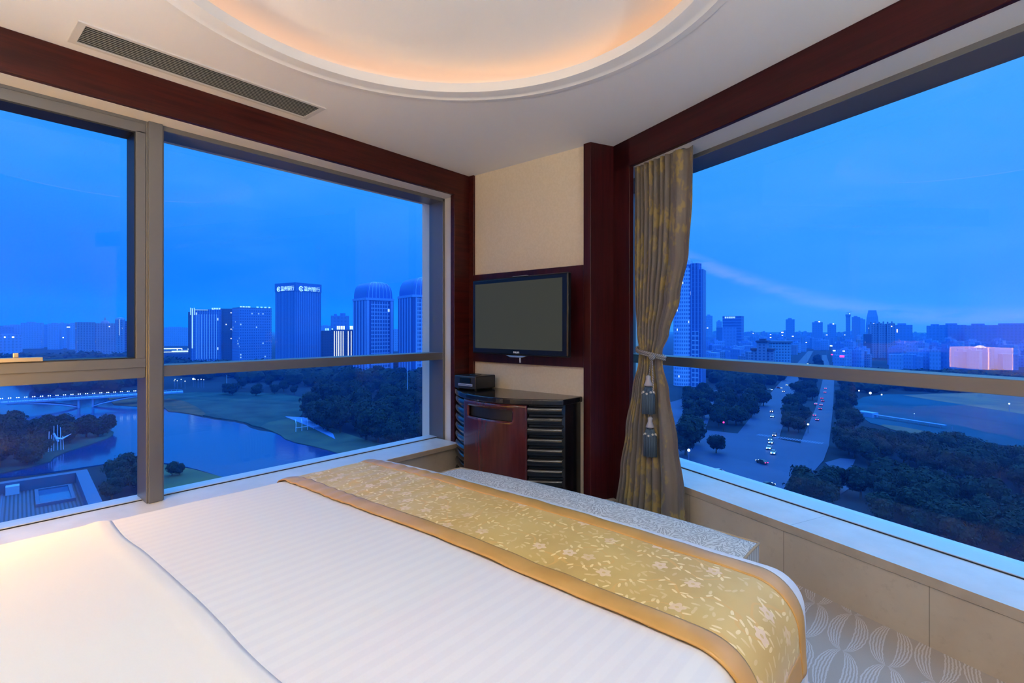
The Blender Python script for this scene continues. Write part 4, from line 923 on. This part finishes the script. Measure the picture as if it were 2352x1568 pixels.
# ------------------------------------------------------------------ trees
def tree_mesh(seed, wide=1.0):
    rr = random.Random(seed); bm = B()
    tube(bm, [(0, 0, -.3), (0, 0, 2.0)], [.28, .18], 6, mi=1)
    for k in range(11):
        th = rr.uniform(0, 6.28); rad = rr.uniform(.7, 2.2)*wide*(k > 0); c = Vector((rad*cos(th), rad*sin(th), rr.uniform(2.0, 5.6) if k else 4.2)); r_ = rr.uniform(1.1, 1.9) if k else 2.5
        res = bmesh.ops.create_icosphere(bm, subdivisions=2, radius=1.0); off = Vector((rr.uniform(0, 50), rr.uniform(0, 50), 0))
        for v in res['verts']: v.co = c+Vector((v.co.x*wide, v.co.y*wide, v.co.z*.85))*r_*.84*(1+.3*noise.noise(v.co*2.4+off))
        for q in range(int(150*r_)):
            d_ = Vector((rr.gauss(0, 1), rr.gauss(0, 1), rr.gauss(.25, 1))).normalized(); o_ = c+Vector((d_.x*wide, d_.y*wide, d_.z*.85))*r_*(rr.uniform(.80, 1.10)+.3*noise.noise(d_*2.4+off))
            a_ = (d_+Vector((rr.uniform(-.8, .8), rr.uniform(-.8, .8), rr.uniform(-.3, .8)))).normalized(); b_ = a_.orthogonal().normalized(); e_ = a_.cross(b_); an = rr.uniform(0, 3.14); sz = rr.uniform(.16, .38)
            b2, e2 = b_*cos(an)+e_*sin(an), e_*cos(an)-b_*sin(an)
            bm.faces.new([bm.verts.new(o_+x) for x in (b2*sz*1.3, e2*sz*.7, -b2*sz*1.3, -e2*sz*.7)])
    me = bpy.data.meshes.new('tree'); bm.to_mesh(me); bm.free(); me.materials.append(M_leaf); me.materials.append(M_bark); return me
def leaf_fn(t, p):
    q = t.noise(t.co(), 3.2, 6, .85); oi = t.new('ShaderNodeObjectInfo').outputs['Random']
    c = t.mix(t.step(q, .35, .7), (.0014, .0050, .0055), (.022, .056, .040))
    return t.mix(t.m('MULTIPLY', oi, .5), c, (.006, .018, .022))
M_leaf = mat('tree_foliage', rough=.9, spec=.15, fn=leaf_fn); M_bark = mat('tree_bark', (.05, .04, .035), .9)
TM = [tree_mesh(k, .85+.1*(k % 4)) for k in range(6)]
def inside(x, y, poly):
    c = False; n = len(poly)
    for i in range(n):
        (x1, y1), (x2, y2) = poly[i], poly[(i+1) % n]
        if (y1 > y) != (y2 > y) and x < (x2-x1)*(y-y1)/(y2-y1)+x1: c = not c
    return c
def plant(px, py, h_, label, group):
    o = bpy.data.objects.new('tree', R.choice(TM)); C.objects.link(o); p = at(px, py); o.location = p+Vector((0, 0, .2)); s_ = h_/7.2*R.uniform(.8, 1.18)
    o.rotation_euler = (0, 0, R.uniform(0, 6.28)); o.scale = (s_, s_, s_*R.uniform(.9, 1.1)); tag(o, label, 'tree', group); return o
def scatter(poly, dx, dy, h_, label, group, jit=.45):
    ys = [p[1] for p in poly]; xs = [p[0] for p in poly]; y = min(ys); n = 0
    while y <= max(ys):
        k = (y-755)/(max(ys)-755); x = min(xs)+R.uniform(0, dx)
        while x <= max(xs):
            qx, qy = x+R.uniform(-jit, jit)*dx, y+R.uniform(-jit, jit)*dy
            if inside(qx, qy, poly) and not (100 < qx < 152 and 1014 < qy < 1066): plant(qx, qy, h_, label, group); n += 1
            x += dx*(.55+.45*k)
        y += dy*(.5+.5*k)
    return n
HERO = used+[(atZ(px, Z), q) for px, Z, q in ((685.5, 620, 27), (857, 560, 24), (970, 530, 29), (487, 700, 32), (578, 690, 26), (790, 600, 18), (750, 640, 12), (434, 780, 42), (226, 950, 36), (276, 880, 9), (302, 900, 17))]
def canopy(name, poly, dx, dy, h_, label):
    """far woods that nobody could count: one object"""
    ys = [p[1] for p in poly]; xs = [p[0] for p in poly]; bm = B(); y = min(ys)
    while y <= max(ys):
        x = min(xs)
        while x <= max(xs):
            qx, qy = x+R.uniform(-.45, .45)*dx, y+R.uniform(-.45, .45)*dy
            if inside(qx, qy, poly):
                p = at(qx, qy); Z = 1173*50/(qy-755); r_ = dx*Z/1173*.75
                if any((p-q).length < r_*1.4+q_ for q, q_ in HERO): x += dx; continue
                p = p; off = Vector((R.uniform(0, 50), R.uniform(0, 50), 0))
                res = bmesh.ops.create_icosphere(bm, subdivisions=2, radius=1.0)
                for v in res['verts']: v.co = p+Vector((v.co.x*r_, v.co.y*r_, h_*.45+v.co.z*h_*.55))*1.0*(1+.25*noise.noise(v.co*2.6+off)) if False else p+Vector((v.co.x*r_*(1+.3*noise.noise(v.co*2.6+off)), v.co.y*r_*(1+.3*noise.noise(v.co*2.6+off)), h_*.45+v.co.z*h_*.55*(1+.35*noise.noise(v.co*3+off))))
                for q in range(42):
                    d_ = Vector((R.gauss(0, 1), R.gauss(0, 1), R.gauss(.5, .8))).normalized(); f_ = R.uniform(.95, 1.18)+.25*noise.noise(d_*2.6+off); o_ = p+Vector((d_.x*r_*f_, d_.y*r_*f_, h_*.45+d_.z*h_*.55*f_)); b_ = Vector((R.uniform(-1, 1), R.uniform(-1, 1), R.uniform(-.4, .4)))*r_*.22; e_ = Vector((R.uniform(-1, 1), R.uniform(-1, 1), R.uniform(-.7, .7)))*r_*.18
                    bm.faces.new([bm.verts.new(o_+x_) for x_ in (b_, e_, -b_, -e_)])
            x += dx
        y += dy
    return tag(obj(name, bm, M_leaf), label, 'woodland', kind='stuff')
N = 0
N += scatter([(705, 905), (760, 880), (830, 872), (1010, 872), (1030, 1010), (960, 1030), (850, 1030), (770, 1008), (712, 965)], 40, 17, 13.5, 'dark tree of the lakeside wood below the vaulted towers', 'trees of the lakeside wood')
N += scatter([(-60, 1000), (60, 985), (150, 988), (222, 986), (258, 996), (180, 1020), (130, 1040), (90, 1065), (-60, 1090)], 38, 15, 9.5, 'tree on the wooded island in the lake', 'trees on the lake island')
N += scatter([(222, 1110), (330, 1092), (350, 1130), (260, 1150)], 42, 18, 8.0, 'bushy tree on the near shore beside the low roof', 'trees on the near shore')
N += scatter([(376, 1080), (420, 1082), (410, 1100), (376, 1100)], 24, 12, 4.2, 'small bushy tree on the near shore right of the mullion', 'bushes right of the mullion')
N += scatter([(470, 905), (560, 880), (700, 890), (700, 915), (600, 912), (500, 915)], 40, 16, 9, 'tree along the far lawn beyond the lake', 'trees along the far lawn')
N += scatter([(1575, 905), (1640, 908), (1760, 902), (1765, 925), (1740, 965), (1690, 990), (1620, 980), (1570, 985)], 32, 15, 11, 'tree on the far left corner of the road junction', 'trees on the left corner of the junction')
N += scatter([(1795, 990), (1815, 930), (1850, 880), (1876, 880), (1866, 935), (1836, 1006), (1800, 1003)], 26, 15, 10, 'tree on the median between the two carriageways', 'trees on the road median')
N += scatter([(1925, 880), (1950, 885), (1965, 985), (1925, 1010), (1918, 940)], 24, 17, 11, 'tree along the right side of the avenue', 'trees along the avenue')
N += scatter([(1835, 860), (1880, 830), (1886, 870), (1860, 905)], 20, 12, 11, 'tree between the avenue lanes near the horizon', 'trees between the far lanes')
N += scatter([(1905, 1030), (1960, 1010), (2060, 1012), (2200, 1048), (2420, 1095), (2420, 1150), (2200, 1110), (2050, 1065), (1930, 1062)], 42, 18, 9.5, 'tree in the long park belt behind the dark gap', 'trees of the farther park belt')
N += scatter([(1840, 1140), (1855, 1118), (1900, 1100), (1925, 1110), (1925, 1170), (1850, 1190)], 46, 24, 9.5, 'round tree at the near corner of the road junction', 'trees at the near corner')
N += scatter([(1970, 1130), (2010, 1110), (2160, 1150), (2420, 1230), (2420, 1330), (2200, 1260), (1960, 1195)], 60, 27, 9.5, 'tree in the near park belt just above the sill', 'trees of the nearer park belt')
plant(1645, 1040, 8, 'lone small tree standing on the paved corner of the junction', None); plant(1592, 1020, 14, 'tall dark tree on the pavement beside the curtain edge', None); plant(1575, 1045, 12, 'lower dark tree in front of the tall pavement tree', None)
print('trees', N, 'blocks', cnt)
canopy('far_woodland', [(-40, 828), (310, 822), (330, 870), (320, 895), (90, 905), (75, 880), (-40, 850)], 26, 9, 12, 'far dark woodland along the shore behind the bridge')
canopy('far_woodland', [(370, 830), (640, 838), (1010, 845), (1010, 885), (720, 892), (640, 885), (380, 868)], 28, 9, 12, 'far dark woodland below the office towers')
canopy('far_woodland', [(1625, 850), (1760, 852), (1800, 842), (1790, 885), (1650, 895), (1625, 892)], 20, 8, 11, 'far dark woodland left of the avenue')
canopy('far_woodland', [(1925, 850), (1960, 858), (2420, 872), (2420, 903), (2060, 898), (1965, 905), (1930, 880)], 24, 8, 8, 'far dark woodland behind the park lawn')

# ------------------------------------------------------------------ bridge, pier, sculpture, canopy
A_, B_ = at(-260, 966), at(420, 919); dr = (B_-A_); ln = dr.length; dr.normalize(); rz = atan2(dr.y, dr.x)
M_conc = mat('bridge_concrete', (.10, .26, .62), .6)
t = empty('lake_bridge', tuple(A_), rz, label='long flat road bridge with arched ribs crossing the lake', cat='bridge')
bm = B(); box(bm, 0, ln, -4, 4, 5.4, 6.4); obj('deck', bm, M_conc, t)
for y in (-4.1, 4.0):
    bm = B(); box(bm, 0, ln, y, y+.15, 7.2, 7.4)
    for k in range(int(ln/3)): box(bm, k*3, k*3+.2, y, y+.15, 6.4, 7.2)
    obj('railing', bm, M_conc, t)
mid = (at(200, 931)-A_).dot(dr)
for x in (mid-3.5, mid+3.5, mid-66, mid-60):
    bm = B(); box(bm, x-.5, x+.5, -3, 3, -.2, 5.5); obj('pier', bm, M_conc, t)
for s_, x in ((-1, mid-4), (1, mid+4)):
    bm = B()
    for y in (-3.6, 3.0): tube(bm, [(x+s_*q*32, y+.3, .6+4.6*sin(q*pi/2)**.8) for q in [i/14 for i in range(15)]], .5, 6)
    obj('arch_rib', bm, M_conc, t, smooth=True)
posts = []
for k in range(30):
    for e in (0, 2.6):
        s_ = 14+k*(ln-30)/30+e; p = A_+dr*s_; p.z = GZ+6.4
        t = empty('bridge_lamp', tuple(p), rz, label='white globe lamp on the railing of the lake bridge', cat='lamp', group='globe lamps along the bridge')
        bm = B(); tube(bm, [(0, -3.8, 0), (0, -3.8, 2.2)], .08, 5); obj('post', bm, M_conc, t)
        bm = B(); bmesh.ops.create_icosphere(bm, subdivisions=2, radius=.26, matrix=Matrix.Translation((0, -3.8, 2.5))); obj('globe', bm, M_lamp, t)
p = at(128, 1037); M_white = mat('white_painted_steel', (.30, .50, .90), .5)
t = empty('island_sculpture', tuple(p), bearing(p), label='white spiky sculpture of poles standing on the island shore', cat='sculpture')
bm = B()
for k, (x, h_) in enumerate(((-2.2, 8.5), (-.6, 10.5), (.6, 10.8), (1.6, 9.8), (-1.4, 7.0), (2.4, 6.0))): tube(bm, [(x, .3*(k % 3), 0), (x*.9, .3*(k % 3), h_)], .13, 6)
obj('poles', bm, M_white, t)
bm = B(); tube(bm, [(0, 0, 5.4), (2.0, 0, 5.0), (4.8, .3, 6.6)], [.5, .4, .1], 6); tube(bm, [(-.6, 0, 7.5), (.8, 0, 4.0)], .4, 6); obj('wing', bm, M_white, t)
p = at(715, 985)
t = empty('waterside_canopy', tuple(p), bearing(p)+.5, label='pale ribbed canopy over the waterside deck', cat='canopy')
bm = B()
for k in range(7): tube(bm, [(-9+k*3, -2, 0), (-9+k*3+.6, -1, 4.0), (-9+k*3+1.8, 2, 5.6)], .14, 5)
obj('ribs', bm, M_white, t); bm = B(); tube(bm, [(-9, -1.6, 2), (10, -1.6, 2)], .15, 5); tube(bm, [(-10, -2, 0), (10, -2, 0)], .2, 5); obj('rail', bm, M_white, t)
for px, py, h_, lb in ((936, 945, 29, 'tall pale flagpole rising from the lakeside wood'), (521, 902, 14, 'pale lamp mast on the lawn beyond the lake')):
    p = at(px, py); bm = B(); tube(bm, [(0, 0, 0), (0, 0, h_)], [.22, .12], 6); lathe(bm, [(.5, 0), (.5, .5)], 8); obj('flagpole' if 'flag' in lb else 'light_mast', bm, M_white, label=lb, cat='pole', loc=tuple(p))
p0, p1 = at(1986, 955), at(2172, 984); v_ = p1-p0
t = empty('park_pavilion', tuple(p0), atan2(v_.y, v_.x), label='long low pale walkway roof with a small pavilion across the park lawn', cat='pavilion')
bm = B(); box(bm, 5, v_.length, -.9, .9, 1.5, 1.8); obj('walkway_roof', bm, mat('walkway_roof', (.05, .20, .62), .5), t); bm = B(); box(bm, 5, v_.length, -1.0, -.9, 1.62, 1.84); obj('roof_edge', bm, M_white, t)
bm = B(); box(bm, -3, 6, -2.5, 2.5, 0, 2.6); obj('pavilion_house', bm, mat('pavilion_wall', (.08, .28, .66), .5), t)
for k in range(8): bm = B(); box(bm, 8+k*5, 8.2+k*5, -.6, -.4, 0, 1.5); obj('post', bm, M_roofb, t)

# ------------------------------------------------------------------ low roof below the left window
RZ_ = -17.0; q0, q1, q2 = at(-420, 1168, RZ_), at(200, 1077, RZ_), at(290, 1152, RZ_)
ex = (q0-q1).normalized(); ey = (q2-q1); ey = (ey-ex*ey.dot(ex)).normalized(); rz = atan2(ex.y, ex.x)
t = empty('low_annex', (q1.x, q1.y, 0), rz, label='low annex roof with parapet, slatted deck and glazed skylight below the left window', cat='building')
LX, LY = (q0-q1).length, 34.0; sg = 1 if Vector((-ex.y, ex.x, 0)).dot(ey) > 0 else -1
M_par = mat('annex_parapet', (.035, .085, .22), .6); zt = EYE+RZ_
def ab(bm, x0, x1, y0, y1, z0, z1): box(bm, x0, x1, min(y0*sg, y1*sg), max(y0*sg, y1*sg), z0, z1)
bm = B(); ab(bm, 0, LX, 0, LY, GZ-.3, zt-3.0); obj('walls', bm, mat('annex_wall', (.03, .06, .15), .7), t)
bm = B(); ab(bm, 0, LX, 0, 1.1, zt-3.2, zt); ab(bm, 0, 1.1, 1.1, LY, zt-3.2, zt); obj('parapet', bm, M_par, t)
SX0, SX1, SY0, SY1 = 1.6, 4.7, 2.6, 9.4
M_slat = mat('roof_slats', rough=.6, fn=lambda t_, p: t_.mix(t_.m('GREATER_THAN', t_.m('FRACT', t_.m('MULTIPLY', t_.xyz(t_.co())[0], 3.2)), .45), (.012, .025, .07), (.04, .07, .17)))
bm = B(); ab(bm, 1.1, LX, 1.1, LY, zt-3.0, zt-1.15); obj('slatted_deck', bm, M_slat, t)
bm = B()
for k in range(5): ab(bm, 7.2+k*6, 7.32+k*6, 1.2, LY, zt-1.15, zt-1.10)
obj('deck_joints', bm, M_par, t)
bm = B(); ab(bm, SX0, SX1, SY0, SY0+.3, zt-1.15, zt-.85); ab(bm, SX0, SX1, SY1-.3, SY1, zt-1.15, zt-.85); ab(bm, SX0, SX0+.3, SY0+.3, SY1-.3, zt-1.15, zt-.85); ab(bm, SX1-.3, SX1, SY0+.3, SY1-.3, zt-1.15, zt-.85); obj('skylight_kerb', bm, M_par, t)
bm = B(); ab(bm, SX0+.3, SX1-.3, SY0+.3, SY1-.3, zt-1.14, zt-1.0); obj('skylight_glass', bm, mat('skylight_glass', (.02, .09, .26), .08, spec=.8), t)
bm = B(); ab(bm, 5.9, 7.0, 1.15, 2.2, zt-1.15, zt-.25); obj('vent_box', bm, mat('vent_box_white', (.20, .34, .60), .5), t)

# ------------------------------------------------------------------ street lamps and cars
def street_lamp(px, py, h_, label, group, r_=.4, m=None):
    p = at(px, py); t = empty('street_lamp', tuple(p), bearing(p), label=label, cat='lamp', group=group)
    bm = B(); tube(bm, [(0, 0, 0), (0, 0, h_), (0, -1.2, h_+.2)], .12, 5); obj('post', bm, M_roofb, t)
    bm = B(); bmesh.ops.create_icosphere(bm, subdivisions=2, radius=r_, matrix=Matrix.Translation((0, -1.2, h_-.1))); obj('lamp_head', bm, m or M_lamp, t)
for px, py, r_ in ((444, 888, .7), (625, 868, .5), (633, 866, .4), (693, 880, .6), (402, 889, .25), (416, 889, .25), (425, 894, .3), (448, 889, .3), (455, 890, .25), (462, 889, .3), (468, 890, .25), (400, 893, .25), (407, 893, .25), (808, 868, .7), (790, 870, .4), (815, 872, .35)):
    street_lamp(px, py, 7, 'glowing white lamp on the shore road beyond the lake', 'lamps on the shore road', r_*1.1)
for px, py, r_ in ((1973, 912, .45), (1999, 918, .8), (2025, 922, .45), (1957, 895, .4), (2318, 945, .4), (1582, 1062, .5), (2010, 1172, .18), (2176, 1150, .18), (2100, 970, .15)):
    street_lamp(px, py, 5, 'glowing white lamp at the edge of the park', 'lamps at the edge of the park', r_)
for px, py, m in ((1662, 990, M_red), (1839, 992, M_red), (1847, 990, M_red), (1856, 995, M_lamp)):
    p = at(px, py); t = empty('traffic_light', tuple(p), bearing(p), label='traffic light with a glowing lens at the road junction', cat='traffic light', group='traffic lights at the junction')
    bm = B(); tube(bm, [(0, 0, 0), (0, 0, 4.6)], .1, 5); box(bm, -.35, .35, -.3, .3, 3.6, 5.0); obj('mast', bm, M_matte, t)
    bm = B(); bmesh.ops.create_icosphere(bm, subdivisions=2, radius=.42, matrix=Matrix.Translation((0, -.35, 4.4))); obj('lens', bm, m, t)
M_tyre = mat('tyre', (.02, .02, .02), .9); M_cglass = mat('car_glass', (.02, .03, .05), .1)
def car_mesh(col):
    bm = B()
    sec = [(-2.2, .45, .75), (-2.1, .35, .95), (-1.3, .35, 1.0), (1.0, .35, 1.0), (2.0, .35, .85), (2.2, .45, .65)]
    rows = [[bm.verts.new((x, y, z)) for y, z in ((-.85, lo), (-.9, (lo+hi)/2), (-.8, hi), (.8, hi), (.9, (lo+hi)/2), (.85, lo))] for x, lo, hi in sec]
    for a, b in zip(rows, rows[1:]):
        for k in range(6): bm.faces.new((a[k], a[(k+1) % 6], b[(k+1) % 6], b[k]))
    bm.faces.new(rows[0]); bm.faces.new(rows[-1])
    cab = [(-1.7, -.75, 1.0), (1.0, -.75, 1.0), (.35, -.62, 1.45), (-1.1, -.62, 1.45)]
    l_ = [bm.verts.new(c) for c in cab]; r_ = [bm.verts.new((x, -y, z)) for x, y, z in cab]
    for f in ((l_[0], l_[1], l_[2], l_[3]), (r_[0], r_[1], r_[2], r_[3])): bm.faces.new(f).material_index = 1
    for i in range(4): f = bm.faces.new((l_[i], l_[(i+1) % 4], r_[(i+1) % 4], r_[i])); f.material_index = 0 if i == 2 else 1
    for x in (-1.35, 1.35):
        for y in (-.9, .7):
            vs0 = [bm.verts.new((x+.32*cos(2*pi*k/12), y, .32+.32*sin(2*pi*k/12))) for k in range(12)]; vs1 = [bm.verts.new((v.co.x, y+.2, v.co.z)) for v in vs0]
            bm.faces.new(vs0).material_index = 2; bm.faces.new(vs1).material_index = 2
            for k in range(12): bm.faces.new((vs0[k], vs0[(k+1) % 12], vs1[(k+1) % 12], vs1[k])).material_index = 2
    for y in (-.78, .38): box(bm, 2.10, 2.24, y, y+.40, .56, .80, 3); box(bm, -2.24, -2.08, y, y+.40, .62, .88, 4)
    me = bpy.data.meshes.new('car'); bmesh.ops.recalc_face_normals(bm, faces=bm.faces); bm.to_mesh(me); bm.free()
    for m in (mat('car_paint', col, .3, coat=.5), M_cglass, M_tyre, M_head, M_red): me.materials.append(m)
    return me
CM = [car_mesh(c) for c in ((.3, .32, .36), (.03, .03, .04), (.25, .02, .02), (.5, .5, .52))]
def car(px, py, toward, label, group=None, turn=0):
    p = at(px, py); o = bpy.data.objects.new('car', R.choice(CM)); C.objects.link(o); o.location = p+Vector((0, 0, .05))
    axis = at(1870, 830)-at(1740, 1010); h_ = atan2(axis.y, axis.x)+(pi if toward else 0)+turn; o.rotation_euler = (0, 0, h_); tag(o, label, 'car', group)
for px, py in ((1773, 946), (1774, 958), (1809, 925), (1779, 1001), (1770, 1011), (1771, 1018), (1766, 1031), (1776, 1042), (1800, 900), (1808, 885)):
    car(px, py, True, 'car with white headlights driving down the avenue into the junction', 'cars with headlights on the avenue')
for px, py in ((1874, 929), (1886, 931), (1888, 916), (1884, 940), (1871, 955), (1877, 965), (1896, 893), (1895, 902), (1890, 922)):
    car(px, py, False, 'car with red tail lights driving up the avenue away from the junction', 'cars with tail lights on the avenue')
car(1750, 1064, False, 'car turning in the middle of the junction', None, .9); car(1647, 1086, True, 'lone car with headlights at the near left of the junction', None, -.9); car(1764, 1117, False, 'car with red tail lights on the near crosswalk', None, -.7)
for px, py in ((1711, 896), (1746, 900), (1768, 896), (1653, 908), (1790, 892)): car(px, py, True, 'car on the side road left of the avenue', 'cars on the side road', .9)

# ------------------------------------------------------------------ dusk haze between the window and the horizon
m = bpy.data.materials.new('dusk_haze'); m.use_nodes = True; t = NT(m.node_tree); t.n.clear()
sc_ = t.new('ShaderNodeVolumeScatter'); sc_.inputs['Color'].default_value = (.012, .16, .80, 1); sc_.inputs['Density'].default_value = .00042
t.l.new(sc_.outputs[0], t.new('ShaderNodeOutputMaterial').inputs['Volume'])
bm = B(); prism(bm, [(-4.2, -3000), (-4.2, 4.0), (3.0, 4.0), (5000, -2200), (5000, 6000), (-6000, 6000), (-6000, -3000)], GZ-.29, 260); bmesh.ops.triangulate(bm, faces=[f for f in bm.faces if len(f.verts) > 4])
tag(obj('dusk_haze', bm, m), 'thin blue dusk haze over the city', 'haze', kind='stuff')
